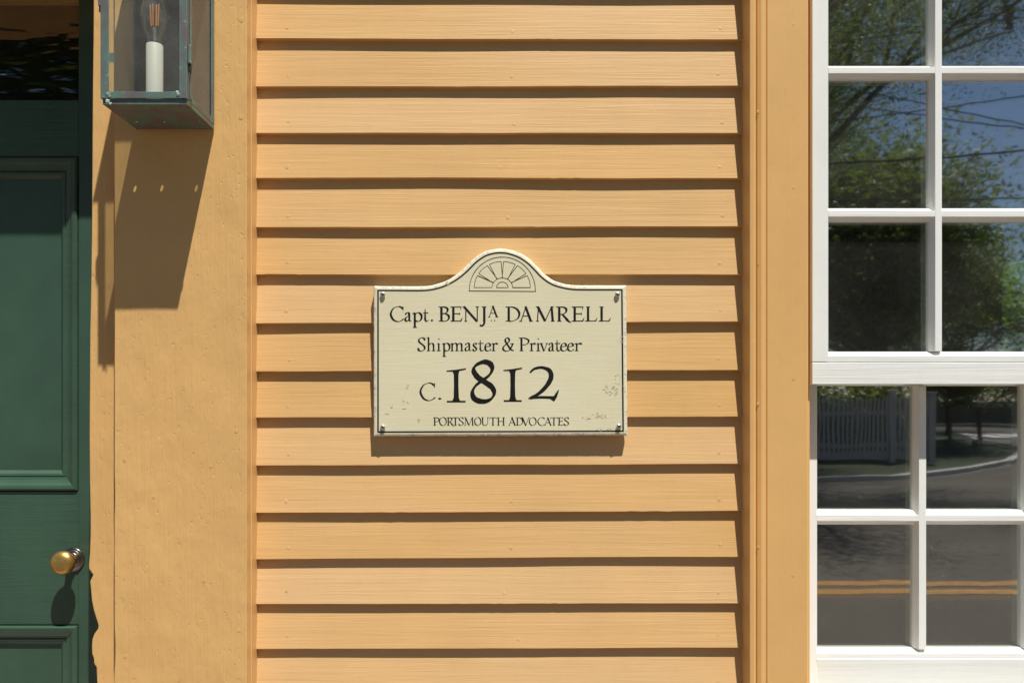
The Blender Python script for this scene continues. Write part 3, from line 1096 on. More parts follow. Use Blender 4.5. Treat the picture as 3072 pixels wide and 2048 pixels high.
    if ch == 't':
        return [([(.38 * a, .12), (.38 * a, .82)], [.12, .05], False), ([(.02 * a, .56), (.92 * a, .58)], .055, False), ([(.38 * a, .16), (.46 * a, .03), (.66 * a, .01), (.95 * a, .09)], [.12, .1, .07, .03], False)]
    if ch == 'h':
        return [([(.2 * a, 0), (.2 * a, 1.02)], .11, False), ser(.2 * a, .02, .13), ([(.02 * a, .96), (.22 * a, 1.02)], [.03, .07], False), cv([(.2 * a, .42), (.42 * a, .56), (.62 * a, .57), (.76 * a, .46), (.77 * a, .3)]), ([(.77 * a, 0), (.77 * a, .36)], .11, False), ser(.77 * a, .02, .13)]
    if ch == 'i':
        return [([(.5 * a, 0), (.5 * a, .58)], .11, False), ser(.5 * a, .02, .14), ([(.12 * a, .51), (.52 * a, .59)], [.03, .07], False), ([(.44 * a, .88), (.62 * a, .93)], .085, False)]
    if ch == 'm':
        o = []
        for k, x in enumerate((.13, .49, .85)):
            o += [([(x * a, 0), (x * a, .45 if k else .58)], .11, False), ser(x * a, .02, .12)]
        o += [([(.0, .51), (.14 * a, .59)], [.03, .07], False)]
        for x in (.13, .49):
            o.append(cv([(x * a, .42), ((x + .13) * a, .56), ((x + .25) * a, .58), ((x + .345) * a, .5), ((x + .36) * a, .36)]))
        return o
    if ch == 's':
        return [cv([(.82 * a, .48), (.66 * a, .58), (.4 * a, .57), (.24 * a, .46), (.42 * a, .34), (.7 * a, .25), (.8 * a, .12), (.55 * a, .0), (.3 * a, .02), (.13 * a, .14)])]
    if ch == 'e':
        return [([(.14 * a, .32), (.86 * a, .36)], .05, False), cv([(.86 * a, .36), (.8 * a, .52), (.52 * a, .59), (.24 * a, .49), (.1 * a, .27), (.22 * a, .06), (.52 * a, .0), (.78 * a, .05), (.97 * a, .15)])]
    if ch == 'r':
        return [([(.33 * a, 0), (.33 * a, .57)], .11, False), ser(.33 * a, .02, .14), ([(.02 * a, .51), (.34 * a, .59)], [.03, .07], False), ([(.33 * a, .38), (.5 * a, .54), (.7 * a, .58)], [.04, .05, .09], False), ([(.68 * a, .57), (.97 * a, .53)], .12, False)]
    if ch == 'v':
        return [([(.14 * a, .58), (.5 * a, -.01)], .11, False), ([(.88 * a, .58), (.5 * a, -.01)], .045, False), ser(.14 * a, .57, .13), ser(.88 * a, .57, .09)]
    if ch == '&':
        return [cv([(.90 * a, .55), (.80 * a, .3), (.62 * a, .07), (.34 * a, -.01), (.08 * a, .1), (.08 * a, .3), (.3 * a, .5), (.55 * a, .68), (.6 * a, .86), (.42 * a, 1.0), (.25 * a, .88), (.28 * a, .7), (.52 * a, .38), (.74 * a, .12), (1.0 * a, .02)]), ser(.86 * a, .56, .14)]
    if ch == '1':
        return [([(.5 * a, .0), (.5 * a, .05), (.5 * a, .13), (.5 * a, .5), (.5 * a, .83), (.49 * a, .92), (.48 * a, .97)], [.30, .22, .16, .14, .145, .2, .3], False), ([(.0, .93), (.5 * a, .945), (1.0 * a, 1.0)], [.035, .06, .04], False), ([(.02 * a, .01), (.98 * a, .01)], .05, False)]
    if ch == '8':
        p8 = spline([(.5 * a, .985), (.2 * a, .9), (.12 * a, .77), (.28 * a, .61), (.54 * a, .50), (.84 * a, .36), (.92 * a, .2), (.77 * a, .06), (.48 * a, .01), (.17 * a, .07), (.07 * a, .23), (.2 * a, .4), (.5 * a, .545), (.76 * a, .68), (.85 * a, .83), (.74 * a, .95)], True)
        h = len(p8) // 2
        return [(p8[:h + 1], 'eight', False), (p8[h:] + p8[:1], 'eight', False)]
    if ch == '2':
        return [(spline([(.06 * a, .83), (.2 * a, .945), (.45 * a, .985), (.7 * a, .89), (.75 * a, .68), (.6 * a, .43), (.34 * a, .2), (.06 * a, .06)]), [.05, .07, .085, .13, .15, .125, .10, .09], False), ([(.0, .055), (.4 * a, .095), (.86 * a, .085)], [.03, .075, .085], False), ([(.80 * a, -.0), (.9 * a, .12), (1.0 * a, .31)], [.12, .10, .03], False), ([(.7 * a, .08), (.84 * a, .0)], [.04, .06], False)]
    if ch == '.':
        return [([(.0 * a, .07), (.5 * a, .07), (1.0 * a, .07)], [.005, .14, .005], False)]
    if ch == ',':
        return [([(.3 * a, .1), (.75 * a, .1)], .16, False), ([(.6 * a, .1), (.2 * a, -.28)], [.14, .02], False)]
    return []


def lettering(glyphs, base, cap, tilt=0., weight=1.0, mat='ink'):
    """glyphs: (char, x0, x1[, base, cap]) in photo pixels"""
    bm = bmesh.new()
    for g in glyphs:
        ch, x0, x1 = g[:3]
        bs, cp_ = (g[3], g[4]) if len(g) > 3 else (base, cap)
        bs = bs + tilt * (x0 - 1500)
        a = (x1 - x0) / cp_
        for pts, w, closed in G(ch, a):
            n = len(pts)
            ws = []
            for i in range(n):
                if isinstance(w, str):
                    p, q = pts[i - 1] if (i or closed) else pts[i], pts[(i + 1) % n] if (i + 1 < n or closed) else pts[i]
                    th = math.atan2(q[1] - p[1], q[0] - p[0])
                    if w == 'nib':
                        ws.append(.035 + .095 * abs(math.sin(th - R(18))) ** 1.5)
                    elif w == 'eight':
                        ws.append(.055 + .085 * abs(math.sin(th - R(52))) ** 1.3)
                    else:
                        ws.append(T_ * (1 - .45 * i / n))
                elif isinstance(w, list):
                    f = i / max(1, n - 1) * (len(w) - 1)
                    k = min(len(w) - 2, int(f))
                    ws.append(w[k] + (w[k + 1] - w[k]) * (f - k))
                else:
                    ws.append(w)
            pp = [(x0 + p[0] * cp_ + .35 * nz(p[0] * 3 + x0, p[1] * 3), bs - p[1] * cp_ + .35 * nz(p[1] * 3, x0 + p[0] * 3)) for p in pts]
            ww = [v * cp_ * weight * (1 + .10 * nz(p[0] * .12, p[1] * .12, 7)) for v, p in zip(ws, pp)]
            add_stroke(bm, pp, ww, closed)
    return obj('lettering', bm, mat, sign)


def zx(pairs, k, off):
    return [(c, off + a / k, off + b / k) for c, a, b in pairs]


k2 = 5.2275
l1 = zx([('C', 365, 580), ('a', 592, 706), ('p', 712, 872), ('t', 884, 972), ('.', 1003, 1045), ('B', 1138, 1298), ('E', 1312, 1500), ('N', 1510, 1772), ('J', 1762, 1895)], k2, 1100)
l1 += [('A', 1100 + 1900 / k2, 1100 + 2066 / k2, 951.5, 34)]
l1 += [(',', 1100 + 1938 / k2, 1100 + 1974 / k2, 962, 12), (',', 1100 + 1990 / k2, 1100 + 2026 / k2, 962, 12)]
l1 += zx([('D', 190, 424), ('A', 402, 622), ('M', 652, 978), ('R', 988, 1218), ('E', 1226, 1426), ('L', 1432, 1628), ('L', 1645, 1838)], 5.226, 1480)
lettering(l1, 964, 44.5, weight=1.2)
k4 = 3.92
l2 = zx([('S', 593, 702), ('h', 706, 812), ('i', 824, 872), ('p', 884, 982), ('m', 985, 1142), ('a', 1150, 1236), ('s', 1240, 1303), ('t', 1308, 1382), ('e', 1384, 1466), ('r', 1466, 1545)], k4, 1100)
l2 += zx([('&', 108, 240), ('P', 302, 422), ('r', 424, 500), ('i', 504, 552), ('v', 548, 642), ('a', 646, 722), ('t', 722, 792), ('e', 786, 868), ('e', 868, 950), ('r', 948, 1045)], k4, 1480)
lettering(l2, 1052.6, 40, weight=1.12)
lettering([('C', 1100 + 622 / k4, 1100 + 806 / k4, 1200.5, 52), ('.', 1100 + 838 / k4, 1100 + 882 / k4, 1199, 52), ('1', 1100 + 938 / k4, 1100 + 1168 / k4, 1205, 99), ('8', 1100 + 1222 / k4, 1100 + 1522 / k4, 1205, 121.5), ('1', 1480 + 118 / k4, 1480 + 338 / k4, 1203, 99), ('2', 1480 + 410 / k4, 1480 + 767 / k4, 1200.5, 100)], 1205, 99, weight=1.0)
k5 = 10.69
l4 = zx([('P', 105, 300), ('O', 296, 534), ('R', 540, 775), ('T', 712, 920), ('S', 908, 1096), ('M', 1086, 1420), ('O', 1422, 1642), ('U', 1642, 1896), ('T', 1900, 2135), ('H', 2140, 2412)], k5, 1290)
l4 += zx([('A', 262, 520), ('D', 505, 745), ('V', 690, 952), ('O', 928, 1168), ('C', 1200, 1432), ('A', 1416, 1660), ('T', 1606, 1852), ('E', 1850, 2040), ('S', 2040, 2228)], k5, 1500)
lettering(l4, 1275.6, 24.4, weight=1.12)

# fan light drawn in thin line
bm = bmesh.new()
cx0, cy0 = 1507, 862.5


def line(pts, w=1.5, closed=False):
    ww = [w * 1.25 * (1 + .35 * nz(p[0] * .2, p[1] * .2, 3)) for p in pts]
    add_stroke(bm, pts, ww, closed)


def arcp(r, a0, a1, n=14, ry=1.0, cy=cy0):
    return [(cx0 + r * math.cos(R(a0 + (a1 - a0) * i / n)), cy - r * ry * math.sin(R(a0 + (a1 - a0) * i / n))) for i in range(n + 1)]


line([(1408, 872)] + arcp(99, 178, 2, 40, 1.0, 870) + [(1606.5, 873)])
line([(1406.5, 872.5), (1607.5, 874)], 1.6)
for k in range(6):
    a0, a1 = 180 - k * 30 - 2.6, 180 - (k + 1) * 30 + 2.6
    if k == 0: a0 = 180
    if k == 5: a1 = 0
    outer = arcp(84, a0 - (.0 if k else 0), a1, 8, .93)
    inner = arcp(31, a1 - (4 if k < 5 else 0), a0 + (4 if k else 0), 6, .93)
    line(outer, 1.3)
    line(inner, 1.3)
    line([outer[-1], inner[0]], 1.5)
    line([outer[0], inner[-1]], 1.5)
line(arcp(17.5, 180, 0, 12, .95), 1.4)
line([(cx0 - 18, cy0), (cx0 + 18, cy0)], 1.4)
obj('fanlight_drawing', bm, 'ink', sign)

# screws
for (sx, sy) in ((1149, 884), (1851.5, 884), (1149, 1281), (1856, 1278.5)):
    px, pz = X(sx, YS), Z(sy, YS)
    bm = bmesh.new()
    add_lathe(bm, [(.0034, -.002), (.0034, .0022), (.0056, .0025), (.0058, .0034), (.0048, .0048), (.0030, .0056), (0, .0058)], lambda u, v, h: (px + u, YS - h, pz + v), 20)
    s = obj('screw', bm, 'steel', sign, smooth=True)
    bm = bmesh.new()
    r0 = random.uniform(.3, 1.2)
    for a in (r0, r0 + math.pi / 2):
        c, d = math.cos(a), math.sin(a)
        L, w = .0030, .0008
        vs = []
        for yy in (YS - .0061, YS - .004):
            vs += [bm.verts.new((px + c * p - d * q, yy, pz + d * p + c * q)) for p, q in ((-L, -w), (L, -w), (L, w), (-L, w))]
        for f in ((0, 1, 2, 3), (4, 5, 6, 7), (0, 1, 5, 4), (1, 2, 6, 5), (2, 3, 7, 6), (3, 0, 4, 7)):
            bm.faces.new([vs[i] for i in f])
    obj('screw_slot', bm, 'black', s)

# flakes of lifting paint
bm = bmesh.new()
random.seed(5)


def flake(px, py, L, ang):
    c, s_ = math.cos(ang), math.sin(ang)
    w = L * random.uniform(.22, .5)
    q = [(-L / 2, 0), (-L * .1, -w * random.uniform(.4, 1)), (L / 2, random.uniform(-w, w) * .5), (0, w * .5)]
    lift = [.0001, random.uniform(.0003, .0007), random.uniform(.0002, .0005), .0001]
    vs = [bm.verts.new(s3((px + a * c - b * s_, py + a * s_ + b * c), YS - .00025 - h)) for (a, b), h in zip(q, lift)]
    bm.faces.new((vs[0], vs[1], vs[3]))
    bm.faces.new((vs[1], vs[2], vs[3]))


for (cx_, cy_, sx_, sy_, n_) in ((1836, 1166, 26, 14, 24), (1852, 1140, 10, 22, 10), (1795, 1247, 26, 10, 22), (1766, 1254, 16, 6, 8), (1862, 1022, 8, 12, 7), (1176, 1216, 5, 7, 4), (1214, 1207, 9, 6, 5), (1222, 1160, 5, 5, 3), (1162, 1243, 5, 4, 3), (1258, 1262, 6, 4, 3), (1345, 852, 12, 5, 5), (1810, 1288, 35, 3, 7), (1215, 1228, 8, 5, 4)):
    for _ in range(n_):
        flake(random.gauss(cx_, sx_ * .55), random.gauss(cy_, sy_ * .55), random.uniform(4, 11), random.uniform(-.5, .9))
tag(obj('paint_flakes', bm, 'sign', sign), kind='stuff')

# ------------------------------------------------------------------ the lantern
LX0, LX1, LYF, LYB = -.785, -.620, -.2095, -.0640
LZ0, LZ1 = EYE + .5877, EYE + .955
lan = tag(empty('wall_lantern', ((LX0 + LX1) / 2, LYB, LZ0 - .012)), 'verdigris copper box lantern with candle bulb mounted on ochre pilaster', 'lantern')


def lpost(name, x, y, sx, sy, wx, wy):
    th = .0025
    poly = [(0, 0), (wx, 0), (wx, th), (th, th), (th, wy), (0, wy)]
    return prism(name, poly, lambda a, b, t: (x + sx * a, y + sy * b, t), LZ0, LZ1, 'copper', lan, bevel=.0007)


lpost('corner_post', LX0, LYF, 1, 1, .0155, .010)
lpost('corner_post', LX1, LYF, -1, 1, .0150, .0115)
lpost('corner_post', LX0, LYB, 1, -1, .010, .010)
lpost('corner_post', LX1, LYB, -1, -1, .010, .0135)
box('front_rail', LX0 + .0156, LX1 - .0151, LYF + .0004, LYF + .0030, LZ0, LZ0 + .0130, 'copper', lan, bevel=.0008)
box('side_rail', LX1 - .0028, LX1 - .0004, LYF + .0116, LYB - .0136, LZ0 - .001, LZ0 + .0110, 'copper', lan, bevel=.0007)
box('side_rail', LX0 + .0004, LX0 + .0028, LYF + .0101, LYB - .0101, LZ0 - .001, LZ0 + .0110, 'copper', lan, bevel=.0007)
for zz in (LZ1 - .014,):
    box('top_rail', LX0 + .0156, LX1 - .0151, LYF + .0004, LYF + .003, zz, LZ1, 'copper', lan, bevel=.0008)
    box('top_rail', LX1 - .0028, LX1 - .0004, LYF + .0116, LYB - .0136, zz, LZ1, 'copper', lan, bevel=.0008)
    box('top_rail', LX0 + .0004, LX0 + .0028, LYF + .0101, LYB - .0101, zz, LZ1, 'copper', lan, bevel=.0008)
# door frame bead behind the right-hand front post, latch and hinges
box('door_bead', LX1 + .0002, LX1 + .0034, LYF + .0130, LYF + .0190, LZ0 + .002, LZ1 - .004, 'copper', lan, bevel=.0012)
box('latch', LX1 + .0005, LX1 + .0062, LYF + .0030, LYF + .0125, Z(195, -.2), Z(139, -.2), 'copper', lan, bevel=.0014)
box('latch_tongue', LX1 + .0008, LX1 + .0045, LYF + .0052, LYF + .0092, Z(219, -.2), Z(196, -.2), 'black', lan, bevel=.0008)
box('hinge', LX0 - .0052, LX0 + .001, LYF + .0005, LYF + .007, Z(24, -.2), Z(-40, -.2), 'copper', lan, bevel=.001)
box('hinge_pin', LX0 - .0038, LX0 - .0008, LYF + .0015, LYF + .0055, Z(42, -.2), Z(23.5, -.2), 'black', lan, bevel=.0008)
box('glass_clip', LX0 + .0150, LX0 + .0245, LYF + .0040, LYF + .0050, Z(190, -.2), Z(163, -.2), 'copper', lan)
# base: plate with three vent holes, and its folded lip
cu = bpy.data.curves.new('base_plate', 'CURVE')
cu.dimensions = '2D'
cu.fill_mode = 'BOTH'
cu.extrude = .0012


def cspline(pts):
    sp = cu.splines.new('POLY')
    sp.points.add(len(pts) - 1)
    for p, q in zip(sp.points, pts):
        p.co = (q[0], q[1], 0, 1)
    sp.use_cyclic_u = True


cspline([(LX0 + .003, LYF + .004), (LX1 - .001, LYF + .004), (LX1 - .001, LYB), (LX0 + .003, LYB)])
for hx in (-.762, -.706, -.634):
    cspline([(hx + .0030 * math.cos(a * math.pi / 6), -.1075 + .0032 * math.sin(a * math.pi / 6)) for a in range(12)])
tmp = bpy.data.objects.new('tmp', cu)
me = bpy.data.meshes.new_from_object(tmp)
bpy.data.objects.remove(tmp)
bpy.data.curves.remove(cu)
me.transform(Matrix.Translation((0, 0, LZ0 - .0085)))
link('base_plate', me, 'copper', lan)
bm = bmesh.new()
for (xa, xb, ya, yb) in ((LX0 + .003, LX1 - .001, LYF + .0036, LYF + .0054), (LX0 + .0028, LX0 + .0046, LYF + .0055, LYB), (LX1 - .0026, LX1 - .0008, LYF + .0055, LYB)):
    add_box(bm, xa, xb, ya, yb, LZ0 - .0100, LZ0 + .0003)
obj('base_lip', bm, 'copper', lan)
for (px, py, yy) in ((348, 331, -.196), (551, 330, -.196), (412, 374, -.080), (607, 374, -.080)):
    bm = bmesh.new()
    sx_, sz_ = X(px, yy), LZ0 - .0098
    add_lathe(bm, [(.0034, 0), (.0030, .0010), (0, .0018)], lambda u, v, h: (sx_ + u, yy + v, sz_ - h), 10)
    obj('base_screw', bm, 'copper', lan, smooth=True)
for (px, py, sz_) in ((324, 283, .0046), (328, 289, .0035), (322, 304, .0042), (330, 311, .003), (534, 284, .0040), (532, 277, .003)):
    bm = bmesh.new()
    bmesh.ops.create_icosphere(bm, subdivisions=2, radius=sz_)
    for v in bm.verts:
        v.co *= 1 + .5 * nz(v.co.x * 300, v.co.y * 300, v.co.z * 300 + px)
        v.co.y *= .16
        v.co += Vector((X(px, LYF), LYF, Z(py, LYF)))
    obj('solder_blob', bm, 'verdigris', lan, smooth=True)
box('back_plate', LX0 + .0026, LX1 - .0026, LYB - .0034, LYB - .0010, LZ0 - .004, LZ1, 'reflector', lan)
box('mounting_plate', LX0 + .02, LX1 - .02, LYB - .0008, -.0585, LZ0 + .01, LZ1, 'copper', lan)
box('front_glass', LX0 + .004, LX1 - .004, LYF + .0032, LYF + .0050, LZ0 + .002, LZ1 - .002, 'glass_lantern', lan)
box('side_glass', LX1 - .0050, LX1 - .0032, LYF + .006, LYB - .004, LZ0 + .001, LZ1 - .002, 'glass_lantern', lan)
box('side_glass', LX0 + .0032, LX0 + .0050, LYF + .006, LYB - .004, LZ0 + .001, LZ1 - .002, 'glass_lantern', lan)
prism('lantern_roof', [(LX0 - .008, LZ1), (LX1 + .008, LZ1), (LX1 - .035, LZ1 + .06), (LX1 - .05, LZ1 + .085), (LX0 + .05, LZ1 + .085), (LX0 + .035, LZ1 + .06)], lambda a, b, t: (a, t, b), LYF - .008, LYB, 'copper', lan, bevel=.001)
cx_, cy_ = X(464, -.135), -.135
bm = bmesh.new()
add_lathe(bm, [(0, LZ0 - .0072), (.0160, LZ0 - .0072), (.0160, EYE + .7205), (.0154, EYE + .7216), (.011, EYE + .7216), (0, EYE + .7214)], lambda u, v, h: (cx_ + u, cy_ + v, h), 32)
obj('candle_sleeve', bm, 'candle', lan, smooth=True).modifiers.new('edge', 'EDGE_SPLIT')
bm = bmesh.new()
pr = [(.0125, .7218), (.0142, .7235), (.0138, .728), (.0150, .735), (.0182, .744), (.0222, .755), (.0250, .766), (.0262, .776), (.0260, .785), (.0240, .797), (.0200, .811), (.0145, .825), (.009, .836), (.0045, .844), (0, .847)]
add_lathe(bm, [(r, EYE + h) for r, h in pr], lambda u, v, h: (cx_ + u, cy_ + v, h), 32)
bulb = obj('bulb', bm, 'glass_bulb', lan, smooth=True)
bm = bmesh.new()
add_lathe(bm, [(.0030, EYE + .7222), (.0030, EYE + .744), (.0046, EYE + .752), (.0040, EYE + .757), (0, EYE + .758)], lambda u, v, h: (cx_ + u, cy_ + v, h), 20)
obj('bulb_stem', bm, plain('frosted_stem', (.26, .25, .23), .12), bulb, smooth=True)
bm = bmesh.new()
add_lathe(bm, [(.0128, EYE + .7216), (.0146, EYE + .7222), (.0146, EYE + .7246), (.0128, EYE + .7252), (0, EYE + .7252)], lambda u, v, h: (cx_ + u, cy_ + v, h), 24)
obj('bulb_collar', bm, 'bronze', bulb)
for dx_, dy_ in ((-.0092, .001), (-.0030, -.002), (.0026, .002), (.0088, -.001)):
    bm = bmesh.new()
    add_tube(bm, [(cx_ + dx_ * .8, cy_ + dy_ * .8, EYE + .7605), (cx_ + dx_, cy_ + dy_, EYE + .803)], .0014, 8)
    obj('filament', bm, 'filament', bulb)

# ------------------------------------------------------------------ across the street (seen in the window glass)


def leaf_mesh(name, centres, size, mat, n_per, spread):
    """many small leaf faces scattered round the given points"""
    c = np.repeat(np.asarray(centres), n_per, axis=0)
    n = len(c)
    c = c + rng.normal(0, 1, (n, 3)) * spread
    u = rng.normal(0, 1, (n, 3))
    u /= np.linalg.norm(u, axis=1)[:, None]
    u[:, 2] *= .55
    u /= np.linalg.norm(u, axis=1)[:, None]
    w = np.cross(u, rng.normal(0, 1, (n, 3)) * np.array([.6, .6, 1.2]))
    w /= np.linalg.norm(w, axis=1)[:, None]
    s = size * rng.uniform(.6, 1.3, (n, 1))
    V = np.empty((n, 4, 3))
    V[:, 0] = c - u * s
    V[:, 1] = c + w * s * .45
    V[:, 2] = c + u * s
    V[:, 3] = c - w * s * .45
    me = bpy.data.meshes.new(name)
    me.vertices.add(n * 4)
    me.vertices.foreach_set('co', V.reshape(-1))
    me.loops.add(n * 4)
    me.loops.foreach_set('vertex_index', np.arange(n * 4, dtype=np.int32))
    me.polygons.add(n)
    me.polygons.foreach_set('loop_start', np.arange(0, n * 4, 4, dtype=np.int32))
    me.polygons.foreach_set('loop_total', np.full(n, 4, dtype=np.int32))
    me.update(calc_edges=True)
    me.materials.append(M[mat])
    return me


def tree(name, base, height, trunk_h, radius, seed, mat, label, leaf_size=.14, per=26, stems=1, spread=.33, depth=4, group=None):
    rnd = random.Random(seed)
    root = tag(empty(name, base), label, 'tree', group)
    bm = bmesh.new()
    tips = []

    def grow(p, d, L, r, lev):
        q = p + d * L
        mid = p + d * L * .5 + Vector((rnd.uniform(-1, 1), rnd.uniform(-1, 1), 0)) * L * .06
        add_tube(bm, [p, mid, q], [r, r * .85, r * .68], 6 if lev > 1 else 9, False)
        if lev >= 2:
            for k in range(2):
                tips.append(p + d * L * rnd.uniform(.3, 1))
        if lev >= depth:
            tips.append(q)
            return
        nb = 3 if lev < 2 else rnd.choice((2, 3, 3))
        for k in range(nb):
            ax = Vector((rnd.uniform(-1, 1), rnd.uniform(-1, 1), rnd.uniform(-.25, .75))).normalized()
            nd = (d * rnd.uniform(.45, .9) + ax * rnd.uniform(.55, 1.0)).normalized()
            grow(q, nd, L * rnd.uniform(.62, .84), r * .62, lev + 1)

    b = Vector(base)
    for s in range(stems):
        lean = Vector((rnd.uniform(-1, 1), rnd.uniform(-1, 1), 0)) * (.28 if stems > 1 else .06)
        d = (Vector((0, 0, 1)) + lean).normalized()
        grow(b + Vector((lean.x, lean.y, -.1)) * .6, d, trunk_h, radius, 0)
    obj('trunk', bm, 'bark', root, smooth=True)
    me = leaf_mesh('crown', [tuple(t) for t in tips], leaf_size, mat, per, spread)
    link('crown', me, None, root)
    return root


tree('shade_tree', (3.4, -16.8, .1), 13, 4.3, .2, 8, 'leaf', 'tall multi stemmed shade tree in spring leaf behind the picket fence', .036, 300, 4, .54, 4)
bg = 'trees standing beyond the verge'
for (x, y, h, r, sd, mt, lb) in ((2.5, -27, 3.6, .25, 11, 'leaf_dark', 'dark leafy tree behind the long run of picket fence'), (10.5, -29, 3.4, .25, 12, 'leaf', 'broad green tree behind the fence corner post'),
                                (15.2, -33, 3.5, .26, 13, 'leaf', 'mid green tree between the fence corner and the young street trees'), (20.5, -46, 3.6, .26, 14, 'leaf_dark', 'dark tree on the verge side of the zebra crossing'),
                                (27, -62, 4.0, .3, 15, 'leaf', 'light green tree beyond the zebra crossing'), (34, -66, 4.4, .3, 17, 'leaf_dark', 'dark tree over the low brick wall'), (13, -44, 4.3, .3, 18, 'leaf', 'tall tree behind the grey gabled house'), (-9.5, -15.5, 4.2, .32, 19, 'leaf_dark', 'big dark tree added opposite the green front door to darken its glass'), (24.5, -50, 4.4, .3, 20, 'leaf_dark', 'dark tree just past the zebra crossing'), (14.0, -28.5, 3.1, .2, 21, 'leaf', 'low green tree standing beside the end of the fence')):
    tree('leafy_tree', (x, y, .1), 9, h, r, sd, mt, lb, .20 if x < 0 else .12, 150 if x < 0 else 64, 2, .9, 4, bg)  # dense tree opposite the door is added to darken the door glass
for i, (x, y) in enumerate(((16.2, -26.6), (18.2, -32.3), (21.0, -38.0))):
    tree('street_tree', (x, y, .1), 3.4, 1.35, .085, 31 + i, 'leaf_dark', ('slim young street tree on the verge nearest the kerb bend', 'slim young street tree on the verge between two others', 'slim young street tree on the verge next to the zebra crossing')[i], .09, 46, 1, .3, 3, 'young street trees on the verge')
# foliage in the garden behind the house, lit through the rear window
tree('garden_tree', (6.0, 8.6, 0), 5, 1.0, .09, 51, 'leaf_bright', 'bright green garden tree outside the rear window', .10, 42, 2, .34, 4)
tree('garden_tree', (8.2, 10.5, 0), 6, 1.3, .12, 52, 'leaf_bright', 'bright green garden tree at the end of the back garden', .13, 42, 2, .42, 4)

# picket fence
FY = -18.0
fence = tag(empty('picket_fence', (4, FY, .13)), 'white picket fence along the verge across the street', 'fence')
poly = [(-.032, .36), (.032, .36), (.032, 1.60), (0, 1.68), (-.032, 1.60)]
bm = bmesh.new()
add_prism(bm, poly, lambda a, b, t: (a, t, b - .9), -.009, .009)
bmesh.ops.recalc_face_normals(bm, faces=bm.faces)
pk = bpy.data.meshes.new('picket')
bm.to_mesh(pk)
bm.free()
pk.materials.append(M['fence'])
x = -1.5
while x < 10.0:
    if min(abs(x - q) for q in (-1.5, 1.2, 3.9, 6.55, 9.2)) > .09:
        o = bpy.data.objects.new('picket', pk)
        col.objects.link(o)
        o.parent = fence
        o.location = (x - 4, .03, .9 - .13)
    x += .108
y = FY - .15
while y > FY - 7:
    o = bpy.data.objects.new('picket', pk)
    col.objects.link(o)
    o.parent = fence
    o.location = (10.15 - 4, y - FY, .9 - .13)
    o.rotation_euler = (0, 0, R(90))
    y -= .108
for q in (-1.5, 1.2, 3.9, 6.55, 9.2, 10.15):
    p = box('fence_post', q - .075, q + .075, FY - .075, FY + .075, .1, 1.78, 'fence', fence, bevel=.006)
    box('post_cap', q - .1, q + .1, FY - .1, FY + .1, 1.78, 1.84, 'fence', p, bevel=.012)
for z in (.50, 1.28):
    box('fence_rail', -1.5, 10.15, FY - .045, FY + .018, z - .055, z + .055, 'fence', fence)
    box('fence_rail', 10.11, 10.19, FY - 7.1, FY - .08, z - .055, z + .055, 'fence', fence)
box('base_board', -1.5, 10.15, FY - .03, FY + .016, .17, .36, 'fence', fence)
# hedge behind the fence
cs_ = [(rng.uniform(-3, 9.9), rng.uniform(-19.6, -18.5), rng.uniform(.4, 1.95 + .25 * math.sin(i))) for i in range(900)]
hd = tag(link('hedge', leaf_mesh('hedge', cs_, .10, 'leaf_dark', 26, .16), None), 'dark clipped hedge growing behind the picket fence', 'hedge')

# poles and cables


def utility_pole(x, y, label):
    root = tag(empty('utility_pole', (x, y, 0)), label, 'utility pole', None)
    bm = bmesh.new()
    add_tube(bm, [(x, y, -.1), (x, y, 10.8)], [.17, .12], 12)
    obj('shaft', bm, 'wood_pole', root, smooth=True)
    box('cross_arm', x - .06, x + .06, y - 1.2, y + 1.2, 9.9, 10.02, 'wood_pole', root)
    for yy in (-1.1, -.4, .4, 1.1):
        bm = bmesh.new()
        add_lathe(bm, [(.03, 10.02), (.06, 10.06), (.06, 10.14), (.02, 10.18), (0, 10.18)], lambda u, v, h: (x + u, y + yy + v, h), 10)
        obj('insulator', bm, 'cable', root)
    return root


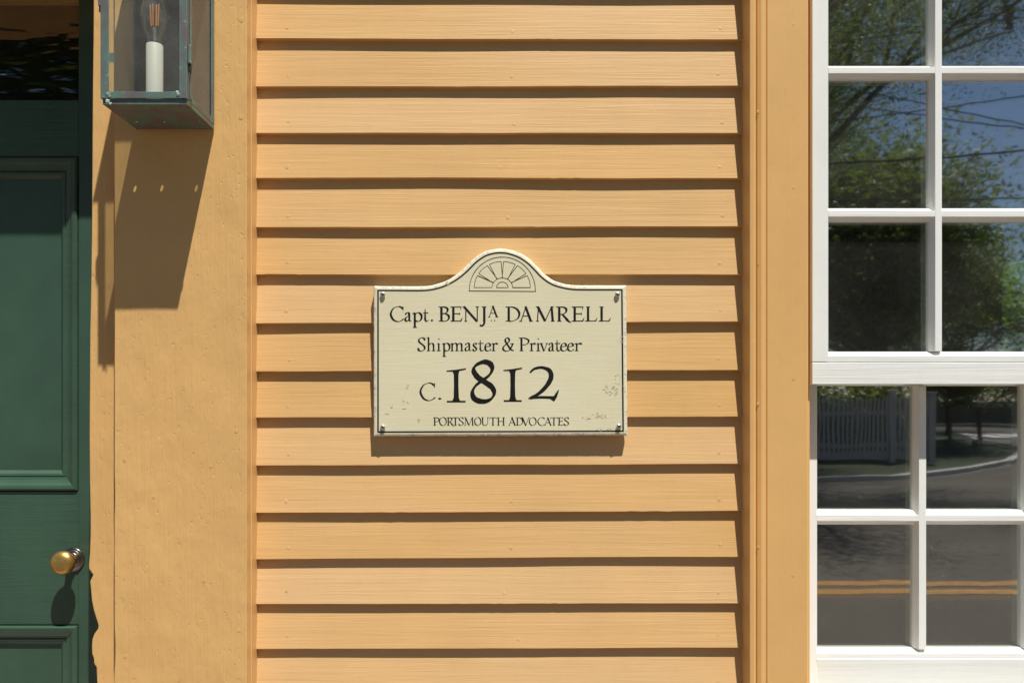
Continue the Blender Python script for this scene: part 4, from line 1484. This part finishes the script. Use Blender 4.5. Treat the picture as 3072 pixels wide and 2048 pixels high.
utility_pole(16.5, -12.9, 'wooden utility pole on the bend of the verge')
utility_pole(-18, -12.9, 'wooden utility pole beside the straight kerb')
for k, (x0, y0, x1, y1, rad, lb) in enumerate(((2680, 490, 3072, 455, .022, 'thick black cable strung lowest between the utility poles'), (2840, 330, 3072, 295, .013, 'thin cable rising above the lowest cable towards the pole'),
                                              (2840, 333, 3072, 378, .012, 'thin cable dipping away from the rising cable'), (2840, 362, 3072, 389, .012, 'thin cable strung just under the dipping cable'),
                                              (2830, 66, 3072, 24, .014, 'upper overhead line of the pair near the cross arm'), (2830, 84, 3072, 46, .014, 'lower overhead line of the pair near the cross arm'), (2640, 612, 3072, 600, .016, 'slack cable hung below all the others'))):
    t = 14.7
    xa, za = (x0 - VX) / F * t, EYE + (VY - y0) / F * t
    xb, zb = (x1 - VX) / F * t, EYE + (VY - y1) / F * t
    s = (zb - za) / (xb - xa)
    bm = bmesh.new()
    pts = []
    for i in range(25):
        xx = -18 + 34.5 * i / 24
        pts.append((xx, -12.9, max(4.6, zb + s * (xx - xb) + (.0055 if s > 0 else .002) * (xx - xb) ** 2)))
    add_tube(bm, pts, rad, 6)
    root = tag(obj('overhead_cable', bm, 'cable', smooth=True), lb, 'cable', 'overhead cables')
    if k in (4,):
        xx = (3036 - VX) / F * t
        zz = EYE + (VY - 40) / F * t
        bm = bmesh.new()
        add_box(bm, xx - .05, xx + .05, -12.96, -12.84, zz - .24, zz + .2)
        add_box(bm, xx - .10, xx + .03, -12.94, -12.86, zz - .12, zz - .05)
        obj('cable_spreader', bm, 'cable', root, bevel=.01)

# grey gabled house and a low brick wall far behind
nb_ = tag(empty('grey_house', (11, -41, 0)), 'grey gabled house half hidden behind the trees', 'house')
prism('wall', [(7.5, 0), (13.5, 0), (13.5, 5.2), (10.5, 8.0), (7.5, 5.2)], lambda a, b, t: (a, t, b), -47, -40.5, 'far_white', nb_)
prism('roof', [(7.0, 4.85), (10.5, 8.1), (14.0, 4.85), (14.0, 5.1), (10.5, 8.4), (7.0, 5.1)], lambda a, b, t: (a, t, b), -47.3, -40.1, 'roof', nb_)
for xx in (9.0, 12.0):
    for zz in (1.3, 3.9):
        w_ = box('window', xx - .45, xx + .45, -40.5, -40.44, zz - .7, zz + .7, 'fence', nb_)
        box('pane', xx - .38, xx + .38, -40.438, -40.43, zz - .63, zz + .63, 'black', w_)
tag(box('brick_wall', 27, 45, -70, -69.7, 0, 2.0, 'paving'), 'low brick garden wall beyond the zebra crossing', 'wall')
